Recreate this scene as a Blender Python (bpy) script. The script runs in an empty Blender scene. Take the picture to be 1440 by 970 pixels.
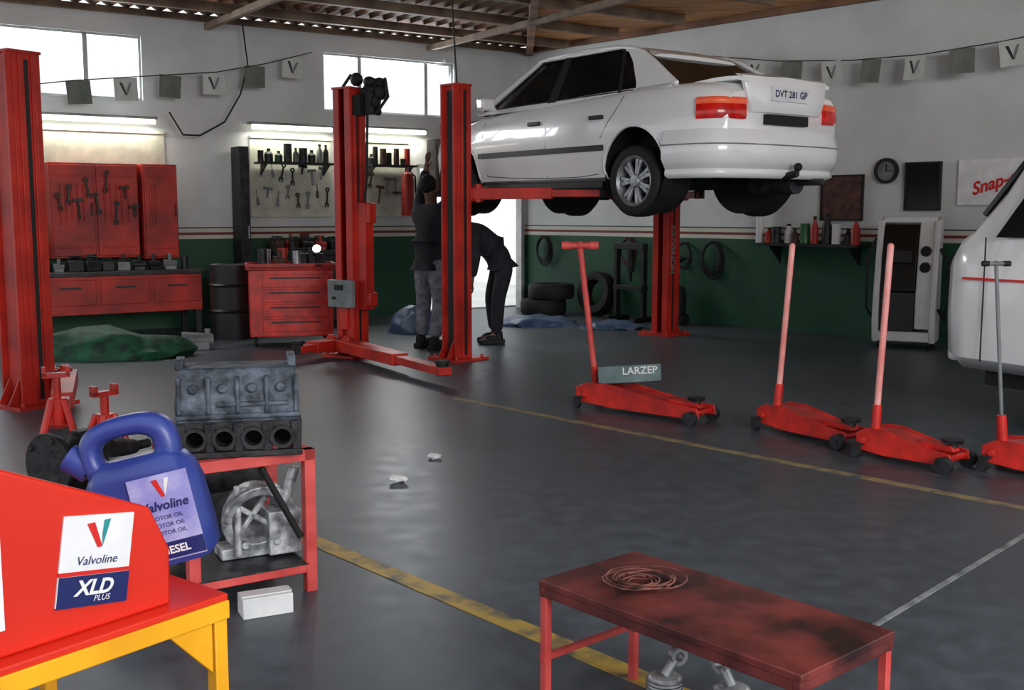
import bpy, bmesh, math, random
from mathutils import Vector, Matrix, Euler
random.seed(4)
D = bpy.data
scene = bpy.context.scene
scene.view_settings.view_transform = 'Standard'
COL = scene.collection

# ------------------------------------------------------------------ materials
def lin(c):
    r = []
    for v in c:
        v = v / 255.0
        r.append(v / 12.92 if v <= 0.04045 else ((v + 0.055) / 1.055) ** 2.4)
    return (r[0], r[1], r[2], 1.0)

def mat(name, c1, c2=None, rough=0.5, metal=0.0, scale=6.0, emis=0.0, bump=0.0, coat=0.0, detail=4.0, lo=0.35, hi=0.7, spec=0.5):
    m = D.materials.new(name)
    m.use_nodes = True
    nt = m.node_tree
    p = nt.nodes['Principled BSDF']
    tc = nt.nodes.new('ShaderNodeTexCoord')
    nz = nt.nodes.new('ShaderNodeTexNoise')
    nz.inputs['Scale'].default_value = scale
    nz.inputs['Detail'].default_value = detail
    nt.links.new(tc.outputs['Object'], nz.inputs['Vector'])
    cr = nt.nodes.new('ShaderNodeValToRGB')
    if c2 is None:
        c2 = tuple(v * 0.82 for v in c1)
    cr.color_ramp.elements[0].color = lin(c2)
    cr.color_ramp.elements[0].position = lo
    cr.color_ramp.elements[1].color = lin(c1)
    cr.color_ramp.elements[1].position = hi
    nt.links.new(nz.outputs['Fac'], cr.inputs['Fac'])
    nt.links.new(cr.outputs['Color'], p.inputs['Base Color'])
    p.inputs['Roughness'].default_value = rough
    p.inputs['Metallic'].default_value = metal
    p.inputs['Specular IOR Level'].default_value = spec
    p.inputs['Coat Weight'].default_value = coat
    if emis:
        nt.links.new(cr.outputs['Color'], p.inputs['Emission Color'])
        p.inputs['Emission Strength'].default_value = emis
    if bump:
        b = nt.nodes.new('ShaderNodeBump')
        b.inputs['Strength'].default_value = bump
        b.inputs['Distance'].default_value = 0.02
        nt.links.new(nz.outputs['Fac'], b.inputs['Height'])
        nt.links.new(b.outputs['Normal'], p.inputs['Normal'])
    return m

RED = mat('lift_red_paint', (208, 46, 28), (156, 26, 18), rough=0.45, scale=3)
REDJ = mat('jack_red_paint', (228, 46, 32), (165, 28, 24), rough=0.4, scale=8)
REDC = mat('cabinet_red_paint', (208, 46, 32), (140, 28, 22), rough=0.5, scale=3)
PINK = mat('faded_red_paint', (228, 92, 86), (190, 60, 58), rough=0.5, scale=8)
PINKH = mat('handle_pink_paint', (244, 178, 172), (226, 128, 122), rough=0.4, scale=8)
RUST = mat('stained_maroon_top', (126, 54, 50), (40, 21, 21), rough=0.32, scale=6, bump=0.15, lo=0.36, hi=0.66, detail=9)
YEL = mat('yellow_paint', (245, 180, 25), (225, 150, 15), rough=0.45, scale=5)
BLK = mat('black_rubber', (22, 22, 24), (11, 11, 12), rough=0.7, scale=20)
BLKG = mat('black_gloss', (16, 17, 19), rough=0.25)
DARK = mat('greasy_dark_metal', (56, 58, 62), (18, 18, 20), rough=0.5, metal=0.3, scale=12, bump=0.2)
MOT = mat('bare_front_structure', (95, 70, 60), (14, 14, 16), rough=0.6, scale=14)
STEEL = mat('bare_steel', (190, 193, 197), (130, 132, 136), rough=0.35, metal=0.6, scale=10)
CAST = mat('cast_iron', (104, 114, 128), (42, 48, 56), rough=0.55, metal=0.2, scale=16, bump=0.5)
CASTD = mat('cast_iron_dark', (54, 52, 56), (20, 20, 23), rough=0.6, metal=0.2, scale=18, bump=0.4)
ALU = mat('cast_aluminium', (215, 218, 222), (110, 112, 118), rough=0.4, metal=0.3, scale=20, bump=0.3)
CARW = mat('car_white_paint', (240, 241, 242), (235, 236, 238), rough=0.22, coat=0.6, scale=2)
GLASS = mat('dark_window_glass', (24, 27, 29), (14, 16, 18), rough=0.10, scale=2, spec=0.35)
TRIMB = mat('black_trim', (26, 26, 28), rough=0.5)
LAMPR = mat('tail_lamp_red', (220, 34, 26), (165, 14, 12), rough=0.15, scale=10, emis=0.12)
LAMPO = mat('tail_lamp_orange', (245, 120, 80), (225, 80, 50), rough=0.15, emis=0.15)
WHITE = mat('white_plastic', (228, 229, 229), (208, 209, 211), rough=0.4, scale=3)
PAPER = mat('white_paper', (235, 235, 235), (215, 215, 218), rough=0.8, scale=9)
BLUE = mat('blue_plastic', (54, 72, 150), (36, 50, 120), rough=0.35, scale=4)
NAVY = mat('label_navy', (28, 40, 105), (24, 34, 90), rough=0.4)
LRED = mat('label_red', (215, 40, 36), (205, 34, 30), rough=0.4)
LTEAL = mat('label_teal', (45, 150, 150), (40, 135, 140), rough=0.4)
LORR = mat('container_red_plastic', (222, 48, 26), (205, 38, 22), rough=0.38, scale=3)
PURP = mat('label_lilac', (186, 186, 224), (130, 128, 196), rough=0.4, scale=16)
WOODB = mat('brown_notice', (98, 60, 50), (52, 36, 32), rough=0.7, scale=10)
GREY = mat('grey_plastic', (130, 136, 138), (96, 100, 102), rough=0.5)
TEAL = mat('teal_grey_metal', (98, 122, 124), (70, 90, 92), rough=0.5, scale=6)
GREENT = mat('green_tarpaulin', (32, 98, 68), (14, 48, 36), rough=0.7, scale=9, bump=0.5)
GREENB = mat('green_bottle', (40, 110, 60), rough=0.3)
GREEND = mat('dark_green_paint', (24, 66, 44), (12, 34, 24), rough=0.5, scale=8)
FLAGG = mat('flag_grey_green', (120, 126, 116), (94, 100, 90), rough=0.8)
FLAGW = mat('flag_white', (205, 208, 204), (180, 184, 180), rough=0.8)
SKIN = mat('skin_tone', (110, 72, 54), (92, 60, 46), rough=0.5, scale=20)
HAIR = mat('black_hair', (14, 12, 12), rough=0.8)
CLOD = mat('dark_work_cloth', (34, 36, 46), (18, 19, 26), rough=0.85, scale=14, bump=0.3)
CLOG = mat('grey_work_cloth', (140, 142, 152), (92, 94, 104), rough=0.85, scale=14, bump=0.3)
TUBE = mat('fluorescent_tube', (255, 252, 232), (255, 250, 228), emis=3.5)
BLUEG = mat('blue_grey_plastic', (78, 104, 136), (52, 72, 102), rough=0.4)
CABLE = mat('cable_black', (20, 20, 20), rough=0.6)

# ------------------------------------------------------------------ builder
class B:
    def __init__(s):
        s.bm = bmesh.new(); s.mi = 0
    def _tag(s, faces):
        for f in faces: f.material_index = s.mi
    def m(s, i):
        s.mi = i; return s
    def box(s, c, d, rot=None):
        M = Matrix.Translation(Vector(c))
        if rot is not None: M = M @ Euler(rot).to_matrix().to_4x4()
        M = M @ Matrix.Diagonal((d[0], d[1], d[2], 1))
        r = bmesh.ops.create_cube(s.bm, size=1, matrix=M)
        s._tag({f for v in r['verts'] for f in v.link_faces}); return s
    def cyl(s, p0, p1, r0, r1=None, seg=14):
        p0 = Vector(p0); p1 = Vector(p1); d = p1 - p0
        if r1 is None: r1 = r0
        M = Matrix.Translation((p0 + p1) / 2) @ d.to_track_quat('Z', 'Y').to_matrix().to_4x4()
        r = bmesh.ops.create_cone(s.bm, cap_ends=True, segments=seg, radius1=r0, radius2=r1, depth=d.length, matrix=M)
        s._tag({f for v in r['verts'] for f in v.link_faces}); return s
    def sph(s, c, r, sc=(1, 1, 1), seg=12):
        M = Matrix.Translation(Vector(c)) @ Matrix.Diagonal((sc[0], sc[1], sc[2], 1))
        q = bmesh.ops.create_uvsphere(s.bm, u_segments=seg, v_segments=max(6, seg * 2 // 3), radius=r, matrix=M)
        s._tag({f for v in q['verts'] for f in v.link_faces}); return s
    def tube(s, pts, r, seg=8):
        for a, b in zip(pts[:-1], pts[1:]): s.cyl(a, b, r, seg=seg)
        for a in pts[1:-1]: s.sph(a, r, seg=8)
        return s
    def prism(s, pts, vec):
        vec = Vector(vec)
        a = [s.bm.verts.new(Vector(p)) for p in pts]
        b = [s.bm.verts.new(Vector(p) + vec) for p in pts]
        n = len(pts); fs = []
        fs.append(s.bm.faces.new(a)); fs.append(s.bm.faces.new(b[::-1]))
        for i in range(n):
            fs.append(s.bm.faces.new((a[i], b[i], b[(i + 1) % n], a[(i + 1) % n])))
        s._tag(fs); return s
    def face(s, pts):
        f = s.bm.faces.new([s.bm.verts.new(Vector(p)) for p in pts]); f.material_index = s.mi; return s
    def lathe(s, prof, M=None, seg=28, close=False):
        M = M or Matrix.Identity(4)
        rings = []
        for r, h in prof:
            rings.append([s.bm.verts.new(M @ Vector((r * math.cos(2 * math.pi * i / seg), h, r * math.sin(2 * math.pi * i / seg)))) for i in range(seg)])
        pr = list(zip(rings[:-1], rings[1:]))
        if close: pr.append((rings[-1], rings[0]))
        for a, b in pr:
            for i in range(seg):
                f = s.bm.faces.new((a[i], a[(i + 1) % seg], b[(i + 1) % seg], b[i])); f.material_index = s.mi
        return s
    def loft(s, rings, cap=True, closed=False):
        vs = [[s.bm.verts.new(Vector(p)) for p in r] for r in rings]
        n = len(vs[0])
        pr = list(zip(vs[:-1], vs[1:]))
        if closed: pr.append((vs[-1], vs[0])); cap = False
        for a, b in pr:
            for i in range(n):
                f = s.bm.faces.new((a[i], a[(i + 1) % n], b[(i + 1) % n], b[i])); f.material_index = s.mi
        if cap:
            s._tag([s.bm.faces.new(vs[0][::-1]), s.bm.faces.new(vs[-1])])
        return s
    def obj(s, name, mats, parent=None, loc=(0, 0, 0), rz=0, smooth=True, bevel=0.0, sub=0, label=None, ang=35, rot=None):
        bmesh.ops.recalc_face_normals(s.bm, faces=s.bm.faces[:])
        me = D.meshes.new(name); s.bm.to_mesh(me); s.bm.free()
        for m_ in (mats if isinstance(mats, (list, tuple)) else [mats]): me.materials.append(m_)
        if smooth:
            for p in me.polygons: p.use_smooth = True
            me.set_sharp_from_angle(angle=math.radians(ang))
        o = D.objects.new(name, me); COL.objects.link(o)
        o.location = loc
        o.rotation_euler = rot if rot is not None else (0, 0, rz)
        if parent: o.parent = parent
        if bevel:
            b = o.modifiers.new('bevel', 'BEVEL'); b.width = bevel; b.segments = 2; b.limit_method = 'ANGLE'
        if sub:
            q = o.modifiers.new('sub', 'SUBSURF'); q.levels = sub; q.render_levels = sub
        if label: o['label'] = label
        return o

YZ = Matrix(((1,0,0,0),(0,0,1,0),(0,1,0,0),(0,0,0,1)))   # lathe axis -> vertical
def thing(name, label, cat, loc=(0, 0, 0), rz=0.0, group=None, rot=None):
    e = D.objects.new(name, None); COL.objects.link(e)
    e.location = loc; e.rotation_euler = rot if rot is not None else (0, 0, rz)
    e.empty_display_size = 0.1
    e['label'] = label; e['category'] = cat
    if group: e['group'] = group
    return e
def tag(o, label, cat, group=None):
    o['label'] = label; o['category'] = cat
    if group: o['group'] = group
    return o
def struct(o):
    o['kind'] = 'structure'; return o
def frame(o, r, u):
    r = Vector(r).normalized(); u = Vector(u).normalized(); n = r.cross(u)
    M = Matrix((r, u, n)).transposed().to_4x4(); M.translation = Vector(o); return M
def text(s, size, m_, parent, M, name='lettering', align='CENTER', ext=0.0, shear=0.0, bold=0.0):
    c = D.curves.new('t', 'FONT'); c.body = s; c.size = size; c.align_x = align; c.align_y = 'CENTER'
    c.extrude = ext; c.shear = shear; c.offset = bold; c.resolution_u = 3
    o = D.objects.new('t', c); COL.objects.link(o)
    dg = bpy.context.evaluated_depsgraph_get()
    me = D.meshes.new_from_object(o.evaluated_get(dg))
    D.objects.remove(o)
    me.name = name; me.materials.clear(); me.materials.append(m_)
    q = D.objects.new(name, me); COL.objects.link(q)
    if parent: q.parent = parent
    q.matrix_local = M
    return q
def front(x, y, z):  # text plane facing local -y
    return frame((x, y, z), (1, 0, 0), (0, 0, 1))
def vlogo(b, x, y, z, s, il, ir):
    b.m(il).face([(x - .5*s, y, z + .5*s), (x - .18*s, y, z + .5*s), (x + .08*s, y, z - .5*s), (x - .12*s, y, z - .5*s)])
    b.m(ir).face([(x + .5*s, y, z + .5*s), (x + .22*s, y, z + .5*s), (x + .10*s, y, z - .5*s + .45*s), (x + .08*s, y, z - .5*s)])

# ------------------------------------------------------------------ camera
CH = 1.35
cam = D.cameras.new('camera'); co = D.objects.new('camera', cam); COL.objects.link(co)
cam.sensor_width = 36; cam.lens = 38.5
co.location = (0, 0, CH); co.rotation_euler = (math.radians(90 - 6.85), 0, 0)
scene.camera = co

# ------------------------------------------------------------------ room
CX, CY = 0.21, 15.84
tL = (-.829, -.56); nL = (.56, -.829); RZL = math.atan2(.56, .829)
tR = (.685, -.728); nR = (-.728, -.685); RZR = math.atan2(-.728, .685)
def LW(t, n, z): return (CX + tL[0]*t + nL[0]*n, CY + tL[1]*t + nL[1]*n, z)
def RW(t, n, z): return (CX + tR[0]*t + nR[0]*n, CY + tR[1]*t + nR[1]*n, z)
HC = 3.66

def wallmat(name, white, dirt, green):
    m = D.materials.new(name); m.use_nodes = True; nt = m.node_tree
    p = nt.nodes['Principled BSDF']; g = nt.nodes.new('ShaderNodeNewGeometry')
    sx = nt.nodes.new('ShaderNodeSeparateXYZ'); nt.links.new(g.outputs['Position'], sx.inputs[0])
    dv = nt.nodes.new('ShaderNodeMath'); dv.operation = 'DIVIDE'; dv.inputs[1].default_value = 4.0
    nt.links.new(sx.outputs['Z'], dv.inputs[0])
    cr = nt.nodes.new('ShaderNodeValToRGB'); cr.color_ramp.interpolation = 'CONSTANT'
    e = cr.color_ramp.elements
    e[0].position = 0; e[0].color = lin(green)
    e[1].position = 1.04/4; e[1].color = lin((205, 205, 195))
    for z, c in ((1.085, (120, 40, 34)), (1.115, (205, 205, 196)), (1.16, (60, 70, 62)), (1.185, white)):
        q = e.new(z/4); q.color = lin(c)
    nt.links.new(dv.outputs[0], cr.inputs['Fac'])
    nz = nt.nodes.new('ShaderNodeTexNoise'); nz.inputs['Scale'].default_value = 1.3; nz.inputs['Detail'].default_value = 6
    nt.links.new(g.outputs['Position'], nz.inputs['Vector'])
    c2 = nt.nodes.new('ShaderNodeValToRGB'); c2.color_ramp.elements[0].position = .3; c2.color_ramp.elements[1].position = .65
    c2.color_ramp.elements[0].color = (dirt, dirt, dirt, 1); c2.color_ramp.elements[1].color = (1, 1, 1, 1)
    nt.links.new(nz.outputs['Fac'], c2.inputs['Fac'])
    mx = nt.nodes.new('ShaderNodeMixRGB'); mx.blend_type = 'MULTIPLY'; mx.inputs[0].default_value = 1
    nt.links.new(cr.outputs['Color'], mx.inputs[1]); nt.links.new(c2.outputs['Color'], mx.inputs[2])
    nt.links.new(mx.outputs['Color'], p.inputs['Base Color']); p.inputs['Roughness'].default_value = .55
    return m
WALL = wallmat('painted_wall', (210, 213, 214), .80, (16, 76, 50))

def wall_with_holes(name, length, rz, holes, T=.15):
    b = B(); xs = sorted({0, length} | {h[0] for h in holes} | {h[1] for h in holes})
    for x0, x1 in zip(xs[:-1], xs[1:]):
        hs = sorted([(h[2], h[3]) for h in holes if h[0] <= x0 + 1e-4 and h[1] >= x1 - 1e-4])
        z = 0
        for a, c in hs + [(HC, HC)]:
            if a > z: b.box((-(x0 + x1)/2, T/2, (z + a)/2), (x1 - x0, T, a - z))
            z = c
    return struct(b.obj(name, WALL, loc=(CX, CY, 0), rz=rz, smooth=False))
W1 = (5.37, 8.4, 2.64, 3.36); W2 = (1.2, 3.12, 2.64, 3.36); DR = (.06, 1.80, 0, 2.0)
wall_with_holes('wall_left', 10.5, RZL, [W1, W2, DR])
b = B(); b.box((5.5, .075, HC/2), (11, .15, HC)); struct(b.obj('wall_right', WALL, loc=(CX, CY, 0), rz=RZR, smooth=False))

GL = D.materials.new('window_pane'); GL.use_nodes = True; nt = GL.node_tree
nt.nodes.remove(nt.nodes['Principled BSDF'])
tr = nt.nodes.new('ShaderNodeBsdfTransparent'); gl = nt.nodes.new('ShaderNodeBsdfGlossy'); gl.inputs['Roughness'].default_value = .1
mx = nt.nodes.new('ShaderNodeMixShader'); mx.inputs[0].default_value = .05
nt.links.new(tr.outputs[0], mx.inputs[1]); nt.links.new(gl.outputs[0], mx.inputs[2]); nt.links.new(mx.outputs[0], nt.nodes['Material Output'].inputs['Surface'])
FRM = mat('window_frame_paint', (190, 192, 190), rough=.5)
for i, (w, bars) in enumerate(((W1, (5.98, 7.2)), (W2, (1.62, 2.6)))):
    b = B(); x0, x1, z0, z1 = w
    for z in (z0, z1): b.box((-(x0+x1)/2, .07, z), (x1-x0, .06, .05))
    for x in (x0, x1) + bars: b.box((-x, .07, (z0+z1)/2), (.05, .06, z1-z0))
    b.m(1).box((-(x0+x1)/2, .08, (z0+z1)/2), (x1-x0, .006, z1-z0))
    struct(b.obj('window_%d' % (i+1), [FRM, GL], loc=(CX, CY, 0), rz=RZL, smooth=False))
b = B()
for x in (DR[0]+.02, DR[1]-.02): b.box((-x, .05, 1.0), (.05, .14, 2.0))
b.box((-.93, .05, 1.98), (1.74, .14, .05))
struct(b.obj('door_1', FRM, loc=(CX, CY, 0), rz=RZL, smooth=False))
BACKDROP = mat('bright_backdrop_surface', (235, 235, 230), (215, 215, 210), rough=.9, scale=1)  # pale colour chosen to make the doorway look bright
b = B(); b.box((-2, 4.2, .01), (9, 8, .02)); b.box((-2, 7, 1.1), (9, .15, 2.2)); struct(b.obj('added_yard_backdrop', BACKDROP, loc=(CX, CY, 0), rz=RZL, smooth=False))  # slab and wall added outside so the open doorway shows white

# floor
FL = D.materials.new('polished_concrete'); FL.use_nodes = True; nt = FL.node_tree; p = nt.nodes['Principled BSDF']
g = nt.nodes.new('ShaderNodeNewGeometry')
def noise(sc, det, dist=0):
    n = nt.nodes.new('ShaderNodeTexNoise'); n.inputs['Scale'].default_value = sc; n.inputs['Detail'].default_value = det
    n.inputs['Distortion'].default_value = dist; nt.links.new(g.outputs['Position'], n.inputs['Vector']); return n
n1 = noise(.35, 5, .3); n2 = noise(9, 9, .2)
mm = nt.nodes.new('ShaderNodeMixRGB'); mm.inputs[0].default_value = .45
nt.links.new(n1.outputs['Fac'], mm.inputs[1]); nt.links.new(n2.outputs['Fac'], mm.inputs[2])
cr = nt.nodes.new('ShaderNodeValToRGB'); e = cr.color_ramp.elements
e[0].position = .34; e[0].color = lin((54, 60, 66)); e[1].position = .66; e[1].color = lin((90, 99, 108))
q = e.new(.5); q.color = lin((71, 79, 87))
nt.links.new(mm.outputs[0], cr.inputs['Fac']); nt.links.new(cr.outputs['Color'], p.inputs['Base Color'])
rr = nt.nodes.new('ShaderNodeMapRange'); rr.inputs['To Min'].default_value = .30; rr.inputs['To Max'].default_value = .50
nt.links.new(n2.outputs['Fac'], rr.inputs['Value']); nt.links.new(rr.outputs[0], p.inputs['Roughness'])
p.inputs['Specular IOR Level'].default_value = .4
b = B(); b.box((0, 6, -.05), (26, 22, .1)); struct(b.obj('floor', FL, smooth=False))

def worn(name, c):
    return mat(name, c, (76, 82, 84), rough=.5, scale=9, lo=.32, hi=.55, detail=8)
YL = worn('worn_yellow_line', (192, 160, 72)); YL2 = worn('worn_thin_yellow_line', (150, 134, 92)); WL = worn('worn_white_line', (150, 154, 156))
def line(i, a, c, w, m_):
    a = Vector((a[0], a[1], 0)); c = Vector((c[0], c[1], 0)); d = c - a
    b = B(); b.box((d.length/2, 0, .0015), (d.length, w, .003))
    struct(b.obj('trim_%d' % i, m_, loc=a, rz=math.atan2(d.y, d.x), smooth=False))
line(1, (-1.65, 5.35), (.72, 2.68), .085, YL)
line(2, (-.42, 7.95), (3.0, 4.22), .06, YL2)
line(3, (1.20, 3.48), (3.4, 5.8), .022, WL)

CEIL = mat('rusty_corrugated_sheet', (160, 116, 84), (84, 60, 46), rough=.7, scale=2, detail=8)
WOOD = D.materials.new('ceiling_boards'); WOOD.use_nodes = True; nt = WOOD.node_tree; p = nt.nodes['Principled BSDF']
tc = nt.nodes.new('ShaderNodeTexCoord'); mp = nt.nodes.new('ShaderNodeMapping'); mp.inputs['Scale'].default_value = (.5, 5, 1)
nz = nt.nodes.new('ShaderNodeTexNoise'); nz.inputs['Scale'].default_value = 3; nz.inputs['Detail'].default_value = 6
nt.links.new(tc.outputs['Object'], mp.inputs[0]); nt.links.new(mp.outputs[0], nz.inputs['Vector'])
cr = nt.nodes.new('ShaderNodeValToRGB'); cr.color_ramp.elements[0].position = .35; cr.color_ramp.elements[1].position = .65
cr.color_ramp.elements[0].color = lin((170, 112, 66)); cr.color_ramp.elements[1].color = lin((232, 168, 106))
nt.links.new(nz.outputs['Fac'], cr.inputs[0]); nt.links.new(cr.outputs[0], p.inputs['Base Color']); p.inputs['Roughness'].default_value = .7
b = B()
N = 130; vs0 = []; vs1 = []
for i in range(N * 2 + 1):
    t = i * 12.0 / (N * 2); z = .03 * math.sin(i * math.pi / 2)
    vs0.append(b.bm.verts.new((-t, .1, z))); vs1.append(b.bm.verts.new((-t, -11, z)))
for i in range(N * 2): b.bm.faces.new((vs0[i], vs0[i+1], vs1[i+1], vs1[i]))
struct(b.obj('ceiling', CEIL, loc=(CX, CY, HC + .03), rz=RZL, smooth=True, ang=80))
b = B(); b.prism([(CX, CY + .1, 0), (9, 6.4, 0), (9, 2.5, 0), (.25, 2.5, 0)], (0, 0, .06))
struct(b.obj('ceiling_boarding', WOOD, loc=(0, 0, HC - .005), smooth=False))
BEAM = mat('ceiling_beam_paint', (150, 132, 112), (100, 78, 64), rough=.7, scale=3)
for i, n in enumerate((.9, 2.0, 3.2, 4.6)):
    b = B(); b.box((-5.5, 0, 0), (11, .07, .1)); struct(b.obj('trim_%d' % (i + 10), BEAM, loc=LW(0, n, HC - .06), rz=RZL, smooth=False))
for i, t in enumerate((1.6, 4.6)):
    b = B(); b.box((0, -2.6, 0), (.06, 5.2, .07)); struct(b.obj('trim_%d' % (i + 20), BEAM, loc=LW(t, 0, HC - .13), rz=RZL, smooth=False))
b = B(); b.box((0, 0, 0), (.09, 11.5, .12)); struct(b.obj('trim_30', CEIL, loc=(.24, 10.0, HC - .06), smooth=False))
b = B(); b.box((5.4, -.04, 0), (10.8, .08, .07)); struct(b.obj('trim_31', CEIL, loc=RW(0, 0, HC - .04), rz=RZR, smooth=False))
b = B(); b.box((-5.2, -.03, 0), (10.3, .06, .07)); struct(b.obj('trim_32', BEAM, loc=LW(0, 0, HC - .04), rz=RZL, smooth=False))

# ------------------------------------------------------------------ world + lights
w = D.worlds.new('World'); scene.world = w; w.use_nodes = True
bg = w.node_tree.nodes['Background']; bg.inputs[0].default_value = (.92, .96, 1.0, 1); bg.inputs[1].default_value = 1.2
def area(name, loc, tgt, size, sizey, power, col=(1, 1, 1)):
    l = D.lights.new(name, 'AREA'); l.shape = 'RECTANGLE'; l.size = size; l.size_y = sizey; l.energy = power; l.color = col
    o = D.objects.new(name, l); COL.objects.link(o); o.location = loc
    o.rotation_euler = (Vector(tgt) - Vector(loc)).to_track_quat('-Z', 'Y').to_euler(); return o
area('doorway_daylight', (5.0, -3.5, 3.3), (1.0, 9.5, 1.2), 4.5, 2.2, 470, (1, .98, .95))
area('window_daylight', LW(2.2, -.3, 3.1), LW(3, 5, 0), 1.8, .7, 85, (.92, .96, 1))
area('side_window_daylight', LW(6.7, -.3, 3.1), LW(5.6, 5, 0), 2.6, .7, 100, (.92, .96, 1))

# ------------------------------------------------------------------ lift posts
def lift_post(loc, rz, label, h=2.5, wd=.20, d=.17, arms=(), cz=1.45, motor=False, box=False, thick=1.0, side=0):
    e = thing('car_lift_post', label, 'car lift', loc, rz, group='two-post lift columns')
    b = B(); t = .015
    b.box((-d/2, 0, h/2), (t, wd, h))
    for s in (-1, 1):
        b.box((0, s*(wd/2), h/2), (d, t, h)); b.box((d/2, s*(wd/2 - .03), h/2), (t, .07, h))
        b.box((-d/2 - .022, s*(wd/2 - .012), h/2), (.044, .024, h))
        b.box((d*.22, s*(wd/2 + .012), h/2), (.03, .02, h - .04)); b.box((-d*.25, s*(wd/2 + .012), h/2), (.03, .02, h - .04))
    b.box((-.01, 0, h), (d + .05, wd + .03, .02))
    b.obj('column', RED, e, bevel=.003)
    b = B(); b.box((-d/2 - .010, 0, h/2), (.006, wd - .11, h - .1)); b.obj('groove_shadow_strip', TRIMB if not side else REDC, e)  # black strip stands in for shadow between the back ribs; red if side is set
    for s in (-1, 1):
        b = B(); b.box((0, s*(wd/2 + .009), h/2), (.03, .004, h - .1)); b.obj('groove_shadow_strip', TRIMB, e)  # shadow of the side grooves put in as black strips
    b = B(); b.box((0, 0, .0125), (d + .26, wd + .2, .025))
    for sx in (-1, 1):
        for sy in (-1, 1): b.cyl((sx*(d/2+.08), sy*(wd/2+.06), .02), (sx*(d/2+.08), sy*(wd/2+.06), .05), .015, seg=6)
    for s in (-1, 1): b.prism([(-d/2-.01, s*.06, .025), (-d/2-.11, s*.06, .025), (-d/2-.01, s*.06, .22)], (0, .012, 0))
    b.obj('base_plate', RED, e)
    b = B(); b.box((.0, 0, cz), (d-.05, wd - .06, .62)); b.box((d/2+.05, 0, cz - .2), (.10, wd + .02, .12)); b.box((d/2+.02, 0, cz + .1), (.03, .1, .3))
    for s in (-1, 1): b.cyl((d/2+.09, s*(wd/2), cz-.27), (d/2+.09, s*(wd/2), cz-.1), .035)
    b.obj('carriage', RED, e, bevel=.004)
    b = B(); b.cyl((0, 0, .03), (0, 0, h - .02), .018); b.obj('screw_shaft', STEEL, e)
    inv = (Matrix.Translation(Vector(loc)) @ Matrix.Rotation(rz, 4, 'Z')).inverted()
    for s, (ax, ay, padz) in zip((-1, 1), arms):
        tip = inv @ Vector((ax, ay, 0)); st = Vector((d/2+.09, s*(wd/2), 0)); z = cz - .19
        v = (tip - st); L = v.length; a = math.atan2(v.y, v.x); k = thick
        sub = B()
        sub.prism([(-.06, -.065*k, -.05), (L*.6, -.05*k, -.05), (L*.6, .05*k, -.05), (-.06, .065*k, -.05)], (0, 0, .1))
        sub.box((L*.78, 0, 0), (L*.5, .075*k, .065))
        sub.cyl((0, 0, -.07), (0, 0, .07), .05)
        ao = sub.obj('arm', RED, e, loc=(st.x, st.y, z), rz=a, bevel=.004)
        sub = B(); sub.cyl((L, 0, .02), (L, 0, padz - z - .03), .022); sub.cyl((L, 0, padz - z - .03), (L, 0, padz - z), .055)
        sub.cyl((L, 0, -.04), (L, 0, .045), .05)
        sub.obj('lifting_pad', BLK if not side else REDJ, ao)
    if motor:
        b = B(); y0 = .24
        b.cyl((-.05, y0, h - .24), (-.05, y0, h - .02), .07); b.sph((-.05, y0, h - .02), .075); b.box((.0, y0 - .1, h - .16), (.12, .12, .18))
        for k in range(14):
            b.sph((random.uniform(-.1, .1), y0 + random.uniform(-.16, .16), h - .1 + random.uniform(-.14, .2)), random.uniform(.03, .065), (1, 1, random.uniform(.7, 1.4)), seg=8)
        b.tube([Vector((0, y0+.1, h)), Vector((0, y0+.22, h+.06)), Vector((0, y0+.25, h-.1)), Vector((0, y0+.1, h-.25))], .014)
        b.tube([Vector((0, y0-.1, h+.05)), Vector((0, y0-.2, h+.12)), Vector((0, y0-.3, h+.02))], .014)
        b.tube([Vector((0, y0, h-.25)), Vector((0, y0-.02, h-.8)), Vector((0, y0-.08, h-1.3))], .012)
        b.obj('drive_motor', BLK, e)
        b = B(); b.box((-.02, wd/2 + .07, .95), (.12, .11, 1.0)); b.box((-.02, wd/2+.10, 1.35), (.10, .14, .18)); b.box((-.02, wd/2+.11, .55), (.1, .12, .12)); b.obj('latch_housing', RED, e, bevel=.006)
    if box:
        b = B(); b.box((d/2+.05, .0, .60), (.06, .30, .26)); b.obj('control_box', GREY, e, bevel=.008)
        b = B(); b.box((d/2+.085, 0, .66), (.012, .1, .05)); b.cyl((d/2+.075, -.06, .56), (d/2+.1, -.06, .56), .015); b.obj('switch', BLK, e)
    return e
za = 1.607
dA = math.atan2(12.25 - 10.13, 1.71 + .53)
lift_post((-.50, 10.13, 0), dA, 'red steel lift column beside the raised white car', arms=((.82, 9.87, za), (-.02, 10.99, za)), cz=1.72, wd=.19, d=.15)
fp = lift_post((1.71, 12.25, 0), dA + math.pi, 'red lift column with white lettering behind the raised car', arms=((.98, 11.73, za), (1.80, 10.62, za)), cz=1.72, wd=.20)
dB = math.atan2(10.4 - 7.7, -1.56 + 3.4)
lift_post((-3.42, 7.7, 0), dB, 'tall red lift column near the oil display', arms=((-2.58, 6.15, .30), (-3.8, 8.7, .26)), cz=.37, wd=.25, d=.20, h=2.44, side=1, thick=1.3)
lift_post((-1.53, 10.4, 0), dB + math.pi, 'red lift column with black motor on top and lowered arms', arms=((-1.95, 9.9, .2), (-.55, 8.55, .2)), cz=.31, wd=.20, d=.17, motor=True, box=True, thick=1.5)
text('HOFMANN', .105, GREY, fp, frame((.02, .125, .95), (0, 0, 1), (1, 0, 0)), bold=.002)

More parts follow.
